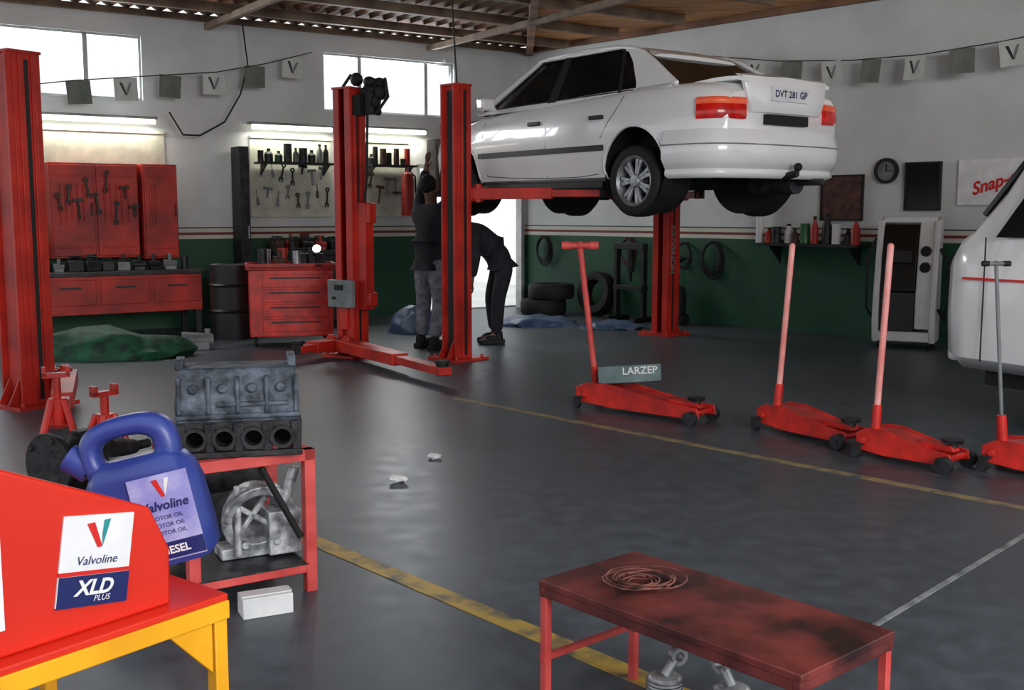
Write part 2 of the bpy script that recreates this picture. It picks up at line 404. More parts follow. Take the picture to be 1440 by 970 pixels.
# ------------------------------------------------------------------ raised car
stations = [
    (2.16, .50, .36, .54, .57), (2.12, .62, .28, .60, .63), (2.0, .74, .22, .66, .70), (1.75, .81, .2, .735, .785),
    (1.3, .84, .2, .81, .875), (.95, .85, .2, .865, .93), (.4, .855, .2, .90, .94), (-.3, .857, .2, .925, .95), (-.9, .857, .2, .945, .975),
    (-1.4, .852, .21, .960, 1.01), (-1.8, .835, .25, .955, 1.015), (-2.0, .80, .29, .94, 1.00), (-2.11, .75, .33, .915, .97), (-2.18, .67, .38, .87, .91)]
def half(st):
    x, w_, zb, sh, top = st
    return [(x, 0, zb), (x, .78*w_, zb), (x, .95*w_, zb+.05), (x, .99*w_, zb+.18), (x, w_, .52*sh+.48*zb+.05), (x, .985*w_, sh-.12), (x, .955*w_, sh-.03), (x, .89*w_, sh+.012), (x, .55*w_, top-.008), (x, 0, top)]
def ring(st):
    h = half(st); return h + [(x, -y, z) for x, y, z in h[-2:0:-1]]
def st_at(x):
    for a, c in zip(stations[:-1], stations[1:]):
        if a[0] >= x >= c[0]:
            k = (a[0]-x)/(a[0]-c[0]); return tuple(a[i]*(1-k)+c[i]*k for i in range(5))
    return stations[-1] if x < 0 else stations[0]
def side_y(x, z):
    h = half(st_at(x))
    for p0, p1 in zip(h[1:7], h[2:8]):
        if p0[2] <= z <= p1[2]:
            k = (z-p0[2])/(p1[2]-p0[2]+1e-6); return p0[1]*(1-k)+p1[1]*k
    return h[1][1]
AX = 1.30; AR = .365
fwd = Vector((-.6, .8, 0))
car = thing('car', 'white four-door sedan raised on the red lift', 'car', (.90, 10.80, 1.41), math.atan2(fwd.y, fwd.x))
def cut_body(body, cutb, parent):
    cuto = cutb.obj('cutter', CARW, parent)
    bm_ = body.modifiers.new('bool', 'BOOLEAN'); bm_.operation = 'DIFFERENCE'; bm_.object = cuto; bm_.solver = 'EXACT'
    bpy.context.view_layer.update()
    dg = bpy.context.evaluated_depsgraph_get()
    nm = D.meshes.new_from_object(body.evaluated_get(dg)); body.modifiers.clear(); body.data = nm; D.objects.remove(cuto)
    for p_ in nm.polygons: p_.use_smooth = True
    nm.set_sharp_from_angle(angle=math.radians(40))
b = B(); b.loft([ring(s) for s in stations]); body = b.obj('body', CARW, car, ang=60)
cut = B()
for x in (AX, -AX): cut.cyl((x, -1.1, .30), (x, 1.1, .30), AR, seg=40)
cut_body(body, cut, car)
for x in (AX, -AX):
    for s in (-1, 1):
        b = B(); b.lathe([(.001, s*.5), (AR-.002, s*.5), (AR-.002, s*.825)], Matrix.Translation((x, 0, .30)), seg=40); b.obj('wheel_arch_liner', BLK, car)
        b = B(); prev = None
        for k in range(25):
            a = math.radians(-18 + k*216/24); px_, pz_ = x + math.cos(a)*AR, .30 + math.sin(a)*AR
            pt = Vector((px_, s*(side_y(px_, pz_)+.002), pz_))
            if prev is not None and pz_ > .2: b.cyl(prev, pt, .010, seg=6)
            prev = pt
        b.obj('arch_lip', CARW, car)
def wheel(parent, x, y, z, s, r=.30, w=.19):
    e = D.objects.new('wheel', None); COL.objects.link(e); e.parent = parent; e.location = (x, y, z); e.empty_display_size = .1
    b = B(); hw = w/2
    b.lathe([(r*.66, -hw*.85), (r*.74, -hw), (r*.93, -hw), (r*.985, -hw*.8), (r, -hw*.5), (r, hw*.5), (r*.985, hw*.8), (r*.93, hw), (r*.74, hw), (r*.66, hw*.85)], seg=40)
    b.obj('tyre', BLK, e, ang=50)
    b = B(); o = s*hw
    b.lathe([(r*.69, -o*.8), (r*.64, -o*.6), (r*.62, o*.2), (r*.65, o*.7), (r*.71, o*.93), (r*.68, o*.98), (r*.62, o*.75)], seg=36)
    b.lathe([(.001, o*.85), (r*.16, o*.85), (r*.2, o*.6), (r*.2, o*.2)], seg=20)
    n = 7
    for k in range(n):
        for dd in (-.14, .14):
            a = 2*math.pi*k/n; c, q = math.cos(a), math.sin(a); a2 = a + dd; c2, q2 = math.cos(a2), math.sin(a2); t1 = Vector((-q, 0, c))
            p0 = Vector((c*r*.12, o*.68, q*r*.12)); p1 = Vector((c2*r*.66, o*.66, q2*r*.66))
            b.prism([p0 - t1*.014, p0 + t1*.014, p1 + t1*.016, p1 - t1*.016], (0, -o*.25, 0))
    b.obj('rim', STEEL, e)
    b = B(); b.lathe([(.001, 0), (r*.62, 0)], seg=24); b.cyl((0, 0, 0), (0, s*.03, 0), r*.4, seg=20); b.obj('brake_disc', DARK, e)
    return e
for x in (AX, -AX):
    for s in (-1, 1): wheel(car, x, s*.745, .21, s)
b = B()
rb = [(1.02, .72, .90), (.2, .775, .92), (-1.25, .765, .955), (-1.66, .68, .995)]
rt = [(.28, .54, 1.37), (0, .565, 1.385), (-.75, .565, 1.385), (-1.10, .53, 1.33)]
ringb = [Vector(p) for p in rb] + [Vector((p[0], -p[1], p[2])) for p in rb[::-1]]
ringt = [Vector(p) for p in rt] + [Vector((p[0], -p[1], p[2])) for p in rt[::-1]]
b.loft([ringb, ringt]); b.obj('window_glass', GLASS, car, smooth=False)
b = B(); rings = []
for x, z, wy in ((.36, 1.35, .52), (.24, 1.388, .555), (.05, 1.412, .58), (-.2, 1.424, .59), (-.5, 1.422, .588), (-.75, 1.408, .58), (-.92, 1.388, .57), (-1.05, 1.362, .55), (-1.14, 1.332, .53), (-1.20, 1.305, .51)):
    top = [(x, wy*k, z - .02*abs(k)**3 - (0.012 if abs(k) == 1 else 0)) for k in (-1, -.9, -.6, -.2, .2, .6, .9, 1)]
    bot = [(x, wy*k, z - .045) for k in (.97, .4, -.4, -.97)]
    rings.append(top + bot)
b.loft(rings); b.obj('roof', CARW, car, ang=50)
def P(x, k, s, o=.008):
    return Vector((x, s*(.775 + (.565-.775)*k + o), .93 + (1.385-.93)*k))
for s in (1, -1):
    th = Vector((0, -s*.02, 0))
    b = B()
    def Q(pts, o=.008): b.prism([P(x, k, s, o) for x, k in pts], th)
    Q([(.20, 1), (.30, .96), (1.04, -.03), (.90, -.03)])
    Q([(-1.70, .10), (-1.26, .0), (-1.22, .22), (-1.08, .65), (-.98, .86), (-.82, .95), (-1.06, .93), (-1.18, .80), (-1.33, .60), (-1.50, .36)])
    Q([(.25, .93), (.25, 1.02), (-.8, 1.02), (-.98, .93)])
    Q([(1.0, -.06), (1.0, .03), (-1.66, .13), (-1.6, -.06)])
    b.tube([P(-1.69, .12, s, -.014), P(-1.50, .37, s, -.012), P(-1.33, .60, s, -.012), P(-1.17, .80, s, -.012), P(-1.03, .91, s, -.012), P(-.80, .99, s, -.01), P(-.4, 1.03, s, -.01), P(.1, 1.01, s, -.01), P(.3, .96, s, -.012)], .022, seg=10)
    b.obj('pillar', CARW, car, ang=50)
    b = B(); Q([(-.20, .95), (-.11, .95), (-.08, .03), (-.20, .03)], .010)
    Q([(-.93, .92), (-.90, .93), (-1.03, .06), (-1.07, .06)], .009)
    Q([(.92, .025), (.92, .05), (-1.22, .10), (-1.22, .075)], .012)
    Q([(.22, .915), (.22, .94), (-.90, .94), (-.90, .915)], .012)
    b.obj('window_trim', TRIMB, car)
    b = B()
    def seam(pts):
        prev = None
        for x, z in pts:
            q = Vector((x, s*side_y(x, z), z))
            if prev is not None: b.cyl(prev, q, .004, seg=5)
            prev = q
    seam([(.80, .30), (.86, .5), (.86, .7), (.84, .82), (.82, .87)])
    seam([(-.14, .26), (-.14, .5), (-.14, .7), (-.13, .9)])
    seam([(.80, .30), (.3, .27), (-.14, .26), (-.6, .26), (-.86, .28)])
    seam([(-.90, .58), (-1.0, .72), (-1.1, .82), (-1.16, .92)])
    b.obj('door_seam', TRIMB, car)
    b = B(); prev = None
    for i in range(20):
        x = .92 - i*(1.86/19); y = side_y(x, .5)
        if prev is not None:
            b.prism([Vector((prev[0], s*(prev[1]), .475)), Vector((x, s*y, .475)), Vector((x, s*y, .525)), Vector((prev[0], s*prev[1], .525))], (0, s*.014, 0))
        prev = (x, y)
    b.obj('side_moulding', TRIMB, car)
    for hx in (.02, -.85):
        b = B(); y = side_y(hx, .76); b.box((hx, s*(y+.012), .76), (.17, .03, .035)); b.obj('door_handle', TRIMB, car, bevel=.006)
    b = B(); b.box((.72, s*.90, .99), (.10, .16, .11)); b.box((.74, s*.81, .95), (.06, .08, .04)); b.obj('door_mirror', CARW, car, bevel=.02)
    b = B(); b.box((0, s*.80, .19), (1.8, .05, .05)); b.obj('sill', TRIMB, car)
path = [(-1.68, .853), (-1.85, .842), (-1.98, .815), (-2.08, .77), (-2.15, .70), (-2.195, .60), (-2.22, .45), (-2.235, .25), (-2.24, 0)]
def full(path): return path + [(x, -y) for x, y in path[-2::-1]]
def wrap(b, pth, z0, z1, off0, off1, thick=.03, bulge=.008):
    n = len(pth)
    def nrm(i):
        a = Vector(pth[max(0, i-1)]); c = Vector(pth[min(n-1, i+1)]); d = (c-a).normalized(); v = Vector((d.y, -d.x))
        if v.dot(Vector(pth[i]) - Vector((-1.2, 0))) < 0: v = -v
        return v
    rings = []
    for i, p_ in enumerate(pth):
        v = nrm(i); o0 = Vector(p_) + v*off0; o1 = Vector(p_) + v*off1; i0 = Vector(p_) - v*thick
        zm = z0*.4+z1*.6; om = Vector(p_) + v*(max(off0, off1)+bulge)
        rings.append([(i0.x, i0.y, z0), (o0.x, o0.y, z0), (om.x, om.y, z0*.7+z1*.3), (om.x, om.y, zm), (o1.x, o1.y, z1), (i0.x, i0.y, z1)])
    b.loft(rings)
b = B(); wrap(b, full(path), .28, .60, -.02, .010, .06, .03); wrap(b, full(path), .22, .30, -.05, -.015, .05)
b.obj('rear_bumper', CARW, car, ang=70)
b = B(); wrap(b, full(path), .477, .487, .042, .042, .01, .001); b.obj('bumper_moulding', GREY, car)
for s in (1, -1):
    ph = [(x, s*y) for x, y in [(-1.98, .80), (-2.04, .782), (-2.09, .755), (-2.13, .715), (-2.17, .64), (-2.19, .56), (-2.2, .49)]]
    b = B(); wrap(b, ph, .675, .79, .014, .014, .04); b.m(1); wrap(b, ph, .79, .845, .014, .002, .04)
    b.obj('tail_lamp', [LAMPR, LAMPO], car, ang=60)
b = B(); rings = []
for x, z, hw in ((-1.66, 1.005, .62), (-1.8, 1.022, .615), (-1.98, 1.036, .60), (-2.10, 1.040, .575), (-2.17, 1.038, .55), (-2.22, 1.022, .52)):
    rings.append([(x, k*hw, z - .03*k*k) for k in (-1, -.8, -.4, 0, .4, .8, 1)] + [(x, k*hw, z - .06) for k in (1, 0, -1)])
b.loft(rings)
pr = [(-2.18, 1.03, .525), (-2.22, 1.01, .52), (-2.232, .95, .50), (-2.240, .86, .475), (-2.235, .78, .455), (-2.22, .735, .43)]
b.loft([[(x+.03, -hw, z), (x, -hw*.9, z+.002), (x, -hw*.5, z+.004), (x, hw*.5, z+.004), (x, hw*.9, z+.002), (x+.03, hw, z), (x+.06, hw, z), (x+.06, -hw, z)] for x, z, hw in pr])
lid = b.obj('boot_lid', CARW, car, ang=50)
b = B(); b.box((-2.205, 0, .685), (.05, .50, .08)); b.obj('boot_gap_shade', BLK, car)  # solid black box stands in for the shade under the raised lid
b = B(); b.box((-2.246, 0, .885), (.012, .46, .115)); b.obj('number_plate', PAPER, lid, bevel=.003)
text('DVT 281 GP', .075, NAVY, lid, frame((-2.254, 0, .885), (0, -1, 0), (0, 0, 1)), bold=.002)
b = B(); b.tube([(-2.0, 0, .28), (-2.22, 0, .24), (-2.33, 0, .26)], .03); b.sph((-2.34, 0, .31), .035); b.cyl((-2.33, 0, .24), (-2.33, 0, .3), .02); b.box((-2.1, 0, .25), (.1, .7, .06)); b.obj('tow_bar', BLK, car)
b = B(); b.cyl((-1.6, -.35, .2), (-2.05, -.35, .2), .1); b.tube([(-2.0, -.35, .2), (-2.28, -.4, .2)], .028); b.tube([(-1.6, -.35, .2), (-.9, -.1, .17), (1.2, -.05, .17)], .03); b.obj('exhaust', DARK, car)
b = B(); b.box((0, 0, .19), (1.8, 1.35, .04)); b.box((1.35, 0, .2), (.8, .9, .12)); b.cyl((-1.3, -.66, .21), (-1.3, .66, .21), .035); b.cyl((1.3, -.66, .21), (1.3, .66, .21), .035)
b.box((-1.3, .5, .25), (.3, .08, .1)); b.box((-1.3, -.5, .25), (.3, .08, .1)); b.obj('underbody', DARK, car)
fpth = [(1.72, .815), (1.95, .77), (2.08, .70), (2.17, .56), (2.21, .3), (2.22, 0)]
def wrapf(b, pth, z0, z1, off):
    rings = []
    for x, y in pth:
        v = (Vector((x, y)) - Vector((1.2, 0))).normalized()
        o = Vector((x, y)) + v*off; i = Vector((x, y)) - v*.06
        rings.append([(i.x, i.y, z0), (o.x, o.y, z0), (o.x, o.y, z1), (i.x, i.y, z1)])
    b.loft(rings)
b = B(); wrapf(b, full(fpth), .12, .72, .02); b.box((1.6, 0, .83), (.8, 1.2, .12)); b.obj('front_panel', MOT, car)
for s in (1, -1):
    b = B(); b.sph((2.05, s*.6, .6), .11, (.7, 1.2, .8)); b.obj('headlamp', STEEL, car)

# ------------------------------------------------------------------ trolley jacks
def jack(loc, end, top, label, hm=PINKH, tbar=.0, hr=.016, sc=1.0):
    a = math.atan2(end[1]-loc[1], end[0]-loc[0]); L = math.hypot(end[1]-loc[1], end[0]-loc[0])
    e = thing('trolley_jack', label, 'jack', (loc[0], loc[1], 0), a, group='row of red trolley jacks')
    b = B(); hgt = .17*sc
    prof = [(0, .05), (.0, hgt*.8), (.10*L, hgt), (.30*L, hgt*1.02), (.75*L, .115*sc), (L, .10*sc), (L*1.02, .05), (L*.9, .035), (.3*L, .03)]
    for s in (-1, 1):
        b.prism([(x, s*.10 - .006, z) for x, z in prof], (0, .012, 0))
    b.prism([(x, -.1, z) for x, z in [(.08*L, hgt*.9), (.30*L, hgt*.98), (.72*L, .112*sc), (.72*L, .095*sc), (.3*L, hgt*.85), (.08*L, hgt*.8)]], (0, .2, 0))
    b.cyl((L*.97, -.12, .07), (L*.97, .12, .07), .018); b.cyl((.08*L, -.12, .1), (.08*L, .12, .1), .018)
    b.obj('frame', REDJ, e, bevel=.003)
    b = B(); b.prism([(.45*L, -.035, .09), (.45*L, -.035, .135), (.95*L, -.035, .13), (.98*L, -.035, .10)], (0, .07, 0)); b.obj('lifting_arm', REDJ, e, bevel=.003)
    b = B(); b.cyl((.93*L, 0, .12), (.93*L, 0, .145), .03); b.cyl((.93*L, 0, .145), (.93*L, 0, .165), .055, .06); b.obj('saddle', DARK, e)
    for s in (-1, 1):
        b = B(); b.cyl((.97*L, s*.112, .045), (.97*L, s*.155, .045), .045, seg=20); b.cyl((.97*L, s*.11, .045), (.97*L, s*.162, .045), .015); b.obj('wheel', DARK, e)
        b = B(); b.cyl((.03*L, s*.13-.015, .03), (.03*L, s*.13+.015, .03), .03, seg=16); b.box((.03*L, s*.13, .065), (.04, .045, .03)); b.box((.05*L, s*.115, .08), (.05, .04, .012)); b.obj('caster', DARK, e)
    inv = (Matrix.Translation(Vector((loc[0], loc[1], 0))) @ Matrix.Rotation(a, 4, 'Z')).inverted()
    tp = inv @ Vector(top); bs = Vector((.10*L, 0, .13)); d = (tp-bs).normalized()
    b = B(); b.cyl(bs - Vector((0, .05, 0)), bs + Vector((0, .05, 0)), .03); b.cyl(bs, bs + d*.16, .028, .024); b.obj('handle_socket', REDJ, e)
    b = B(); b.cyl(bs + d*.12, tp, hr)
    r = Vector((math.cos(-a), math.sin(-a), 0))
    if tbar: b.cyl(tp - r*tbar, tp + r*tbar, hr*1.15); b.sph(tp, hr*1.5)
    else: b.sph(tp, hr)
    b.obj('handle', hm, e)
    if tbar:
        for s in (-1, 1):
            b = B(); b.cyl(tp + r*s*tbar*.55, tp + r*s*tbar*1.05, hr*1.45); b.obj('grip', hm if hm is PINK else BLK, e)
    return e
jack((.52, 7.66), (1.25, 6.98), (.47, 7.6, 1.13), 'long red trolley jack with T handle, grey plate on it', hm=PINK, tbar=.12, hr=.020, sc=1.1)
jack((1.63, 6.85), (2.00, 6.24), (1.735, 6.8, 1.15), 'red trolley jack with tall faded pink handle', hr=.018)
jack((2.00, 6.08), (2.36, 5.67), (2.085, 6.05, 1.17), 'red trolley jack with light pink upright handle', hr=.018)
jack((2.56, 5.76), (3.02, 5.30), (2.525, 5.72, 1.09), 'red trolley jack with thin dark steel handle beside van', hm=GREY, tbar=.07, hr=.010)
e = thing('instruction_plate', 'teal-grey metal plate with pale lettering on the jack', 'plate', (.60, 7.42, .165), math.radians(-6), rot=(math.radians(-12), math.radians(-4), math.radians(-6)))
b = B(); b.box((.21, 0, .085), (.43, .02, .115)); b.box((.21, .03, .028), (.40, .08, .012)); b.obj('plate', TEAL, e, bevel=.004)
text('LARZEP', .07, PAPER, e, front(.28, -.0115, .10), bold=.001)

# ------------------------------------------------------------------ low stained table
e = thing('low_table', 'low metal table with stained dark maroon top', 'table', (.070, 2.83, 0), math.atan2(-.61, .538))
LX, LY, TZ = .82, .38, .38
b = B(); b.box((LX/2, LY/2, TZ - .01), (LX, LY, .02)); b.box((LX/2, .012, TZ-.028), (LX, .02, .035)); b.box((LX/2, LY-.012, TZ-.028), (LX, .02, .035)); b.box((.012, LY/2, TZ-.028), (.02, LY, .035)); b.box((LX-.012, LY/2, TZ-.028), (.02, LY, .035))
b.obj('table_top', RUST, e, bevel=.003)
for x in (.015, LX-.015):
    for y in (.015, LY-.015):
        b = B(); b.box((x, y, (TZ-.03)/2), (.022, .022, TZ-.03)); b.obj('leg', PINK, e, bevel=.002)
for x in (.015, LX-.015):
    b = B(); b.box((x, LY/2, .165), (.016, LY, .016)); b.obj('rail', PINK, e)
RING = mat('rusty_wire', (150, 92, 82), (70, 36, 32), rough=.6, scale=20)
e = thing('coil_of_wire', 'rusty coiled wire lying on stained table top', 'wire coil', (.345, 2.80, TZ + .002), 0)
b = B()
for k in range(7):
    r = .028 + .011*k; ph_ = k*1.1; ox = random.uniform(-.012, .012); oy = random.uniform(-.012, .012)
    pts = [Vector((ox + r*1.15*math.cos(a*.38+ph_), oy + r*math.sin(a*.38+ph_), .003 + .0015*k + .002*math.sin(a*1.3))) for a in range(17)]
    b.tube(pts, .0022, seg=5)
b.obj('coil', RING, e)
def piston(x, y, label, rz):
    e = thing('piston', label, 'engine part', (x, y, 0), group='metal engine parts under the table', rot=(0, 0, rz))
    b = B(); b.cyl((0, 0, .0), (0, 0, .085), .05, seg=24); b.m(1)
    for z in (.06, .07, .08): b.lathe([(.0505, z), (.052, z+.001), (.0505, z+.003)], Matrix.Rotation(math.radians(90), 4, 'X'), seg=24)
    b.m(0).cyl((0, 0, .085), (0, 0, .09), .045, .04, seg=24); b.cyl((-.055, 0, .035), (.055, 0, .035), .015)
    b.obj('crown', [ALU, DARK], e)
    b = B(); b.cyl((.0, 0, .09), (.03, 0, .13), .014); b.lathe([(.014, -.012), (.026, -.012), (.026, .012), (.014, .012)], Matrix.Translation((.04, 0, .14)), close=True); b.obj('connecting_rod', STEEL, e)
piston(.42, 2.88, 'bright metal piston standing on the floor', .4)
piston(.59, 2.81, 'bright metal piston beside the table leg', 2.2)

# ------------------------------------------------------------------ display table, container, jug
TAZ = .75
ang = math.atan2(.79, .61)
e = thing('display_table', 'red-topped table with yellow steel frame and leg', 'table', (-.452, 1.685, 0), ang)
b = B(); b.box((-.55, .28, TAZ-.006), (1.1, .56, .012)); b.obj('table_top', LORR, e, bevel=.003)
b = B(); b.box((-.55, .008, TAZ-.026), (1.1, .022, .030)); b.box((-.012, .28, TAZ-.026), (.022, .56, .030)); b.box((-.55, .55, TAZ-.026), (1.1, .02, .030))
b.prism([(-.03, .003, TAZ-.04), (-.11, .003, TAZ-.04), (-.03, .003, TAZ-.125)], (0, .01, 0)); b.obj('frame', YEL, e, bevel=.002)
for x in (-.014, -1.08):
    for y in (.014, .54):
        b = B(); b.box((x, y, (TAZ-.04)/2), (.024, .024, TAZ-.04)); b.obj('leg', YEL, e, bevel=.002)
e = thing('oil_container', 'red oil container with white and blue label', 'oil container', (-.44 - .105*.61 - .03*.79, 1.70 - .105*.79 + .03*.61, TAZ), ang)
b = B(); b.prism([(0, 0, .0), (.002, 0, .090), (-.030, 0, .160), (-.38, 0, .315), (-.40, 0, .295), (-.40, 0, 0)], (0, .09, 0)); b.obj('body', LORR, e, bevel=.005)
b = B(); b.box((-.125, -.002, .104), (.112, .003, .130), rot=(0, math.radians(9), 0)); b.m(1).box((-.131, -.0025, .060), (.112, .0035, .045), rot=(0, math.radians(9), 0))
vlogo(b, -.117, -.0045, .140, .038, 2, 3); b.m(2).box((-.128, -.0028, .086), (.112, .0035, .006), rot=(0, math.radians(9), 0))
b.obj('label', [PAPER, NAVY, LRED, LTEAL], e, smooth=False)
def tilt(x, y, z, a):
    return frame((x, y, z), (math.cos(a), 0, -math.sin(a)), (math.sin(a), 0, math.cos(a)))
ta = math.radians(9)
text('Valvoline', .018, NAVY, e, tilt(-.124, -.005, .103, ta), shear=.2)
text('XLD', .030, PAPER, e, tilt(-.131, -.0055, .064, ta), shear=.25, bold=.001)
text('PLUS', .012, PAPER, e, tilt(-.12, -.0055, .046, ta), shear=.25)
b = B(); b.box((-.318, -.002, .14), (.11, .003, .20)); b.obj('label', [PAPER, NAVY], e)
e = thing('oil_jug', 'blue plastic oil jug with moulded handle and label', 'oil jug', (-.595, 1.825, TAZ+.006), rot=(math.radians(-3), math.radians(-13), math.radians(6)))
b = B()
rings = []
for z, hw in [(0.002, .084), (.014, .094), (.06, .096), (.13, .094), (.158, .088), (.178, .076), (.19, .055)]:
    dp = .052 * (hw/.096) ** .5
    rings.append([(hw*cx, dp*cy, z) for cx, cy in ((-1, -.55), (-.82, -1), (.82, -1), (1, -.55), (1, .55), (.82, 1), (-.82, 1), (-1, .55))])
b.loft(rings); b.obj('body', BLUE, e, ang=50)
b = B(); rings = []
nr = 28
for i in range(nr):
    a = 2*math.pi*i/nr; c, s_ = math.cos(a), math.sin(a)
    sx = math.copysign(abs(c)**.75, c); sz = math.copysign(abs(s_)**.75, s_)
    ox, oz = -.008 + .082*sx, .200 + .062*sz; ix, iz = -.012 + .046*sx, .204 + .024*sz
    dx, dz = ox-ix, oz-iz
    rings.append([(ox, -.016, oz), (ox - dx*.25, -.028, oz - dz*.25), (ix + dx*.2, -.028, iz + dz*.2), (ix, -.014, iz), (ix, .014, iz), (ix+dx*.2, .028, iz+dz*.2), (ox-dx*.25, .028, oz-dz*.25), (ox, .016, oz)])
b.loft(rings, closed=True); b.obj('handle', BLUE, e, ang=70)
b = B(); b.cyl((-.082, 0, .185), (-.112, 0, .215), .024, seg=20); b.obj('cap', BLUE, e)
b = B(); b.box((.035, -.054, .084), (.10, .003, .145)); b.m(1).box((.035, -.055, .028), (.10, .004, .028)); vlogo(b, .04, -.057, .134, .03, 2, 3); b.obj('label', [PURP, NAVY, LRED, PAPER], e, smooth=False)
text('Valvoline', .022, NAVY, e, front(.036, -.0565, .104), shear=.2, bold=.0005)
text('DIESEL', .018, PAPER, e, front(.035, -.0575, .028), bold=.0005)
for k in range(3): text('MOTOR OIL', .010, NAVY, e, front(.036, -.0565, .084 - k*.013))
e = thing('plastic_drum', 'blue-grey plastic drum under the display table', 'drum', (-.92, 1.72, 0), 0)
b = B(); b.lathe([(.001, .0), (.16, .0), (.17, .03), (.17, .20), (.175, .22), (.17, .24), (.17, .43), (.15, .46), (.001, .46)], YZ, seg=32); b.obj('body', BLUEG, e)
b = B(); b.cyl((.07, 0, .46), (.07, 0, .485), .03); b.obj('cap', BLK, e)

# ------------------------------------------------------------------ engine stand
e = thing('engine_stand', 'faded red square-tube stand carrying the engine block', 'stand', (-.70, 3.82, 0), math.atan2(.545, .84))
W_, DP, SZ = .46, .42, .52
for x in (-.02, -W_+.02):
    for y in (.02, DP-.02):
        b = B(); b.box((x, y, SZ/2), (.04, .04, SZ)); b.obj('leg', PINK, e, bevel=.002)
b = B(); b.box((-W_/2, .02, SZ-.02), (W_, .04, .04)); b.box((-W_/2, DP-.02, SZ-.02), (W_, .04, .04)); b.box((-.02, DP/2, SZ-.02), (.04, DP, .04)); b.box((-W_+.02, DP/2, SZ-.02), (.04, DP, .04)); b.obj('top_frame', PINK, e, bevel=.002)
b = B(); b.box((-W_/2, .02, .09), (W_, .035, .035)); b.box((-W_/2, DP-.02, .09), (W_, .035, .035)); b.obj('lower_rail', PINK, e, bevel=.002)
b = B(); b.box((-W_/2, DP/2, .105), (W_-.06, DP, .006)); b.obj('shelf', DARK, e)
b = B(); b.cyl((-.19, .03, SZ-.05), (-.05, .03, .2), .012); b.obj('brace', BLK, e)
e = thing('engine_block', 'greasy cast iron engine block standing on the stand', 'engine block', (-.70 -.225*.84 -.14*.545 , 3.82 - .225*.545 + .14*.84, SZ), math.atan2(.545, .84) - .35)
e.scale = (.97, .97, .92)
b = B()
b.loft([[(-.21, -.13, .13), (.21, -.13, .13), (.21, .13, .13), (-.21, .13, .13)], [(-.215, -.14, .2), (.215, -.14, .2), (.215, .12, .2), (-.215, .12, .2)],
        [(-.205, -.11, .30), (.205, -.11, .30), (.205, .11, .30), (-.205, .11, .30)], [(-.20, -.09, .33), (.20, -.09, .33), (.20, .09, .33), (-.20, .09, .33)]])
for k in range(5): b.box((-.2+.1*k, -.132, .235), (.016, .03, .14))
for k in range(4): b.cyl((-.15+.1*k, -.12, .26), (-.15+.1*k, -.145, .26), .018)
b.box((.0, -.135, .155), (.43, .02, .02)); b.box((-.2, .0, .34), (.03, .12, .04)); b.box((.19, 0, .345), (.03, .12, .05)); b.box((.05, -.13, .2), (.25, .03, .02))
b.obj('cylinder_block', CAST, e, bevel=.006)
b = B()
for k in range(5): b.prism([(-.215+.1*k, -.14, .0), (-.185+.1*k, -.14, .0), (-.18+.1*k, -.14, .13), (-.22+.1*k, -.14, .13)], (0, .26, 0))
b.box((0, .0, .12), (.43, .26, .04)); b.box((0, .11, .06), (.43, .03, .12)); b.box((0, -.135, .012), (.44, .03, .024))
b.obj('crankcase', CASTD, e, bevel=.005)
for k in range(4):
    b = B(); b.lathe([(.030, -.148), (.043, -.148), (.043, -.04), (.030, -.04)], Matrix.Translation((-.15+.1*k, 0, .072)), seg=20, close=True); b.obj('bearing_cap', CASTD, e)
e = thing('gearbox_housing', 'bright aluminium gearbox housing inside the red stand', 'engine part', (-.93, 3.88, .110), .5)
b = B(); b.lathe([(.10, -.05), (.135, -.05), (.135, -.03), (.12, .02), (.09, .08), (.07, .08), (.10, .0)], Matrix.Translation((0, 0, .16)) @ Matrix.Rotation(.3, 4, 'X'), seg=24, close=True)
b.box((.09, .0, .09), (.12, .12, .16)); b.box((0, .05, .02), (.26, .12, .04)); b.cyl((-.08, -.05, .02), (-.08, -.05, .28), .012); b.cyl((.08, -.06, .2), (.13, -.06, .33), .02)
for k in range(6):
    a = k*math.pi/3; b.cyl((.115*math.cos(a), -.065, .16+.115*math.sin(a)), (.115*math.cos(a), -.03, .16+.115*math.sin(a)), .014)
b.box((-.02, -.02, .16), (.2, .02, .02), rot=(0, .6, 0)); b.box((-.02, -.02, .16), (.2, .02, .02), rot=(0, -.9, 0))
b.obj('casting', ALU, e, bevel=.004)
e = thing('parts_box', 'small white cardboard box on floor by the stand', 'box', (-.84, 3.60, 0), .45)
b = B(); b.box((0, 0, .035), (.17, .09, .07)); b.obj('carton', PAPER, e, bevel=.003)
b = B(); b.box((0, 0, .072), (.172, .05, .004)); b.obj('lid_flap', WHITE, e)
def tyre(loc, label, rot=(0, 0, 0), r=.31, w=.10, group=None):
    e = thing('spare_tyre', label, 'tyre', loc, group=group, rot=rot)
    b = B(); b.lathe([(r*.6, -w*.9), (r*.7, -w), (r*.93, -w), (r, -w*.6), (r, w*.6), (r*.93, w), (r*.7, w), (r*.6, w*.9), (r*.62, 0)], YZ, seg=36, close=True); b.obj('tread', BLK, e, ang=50)
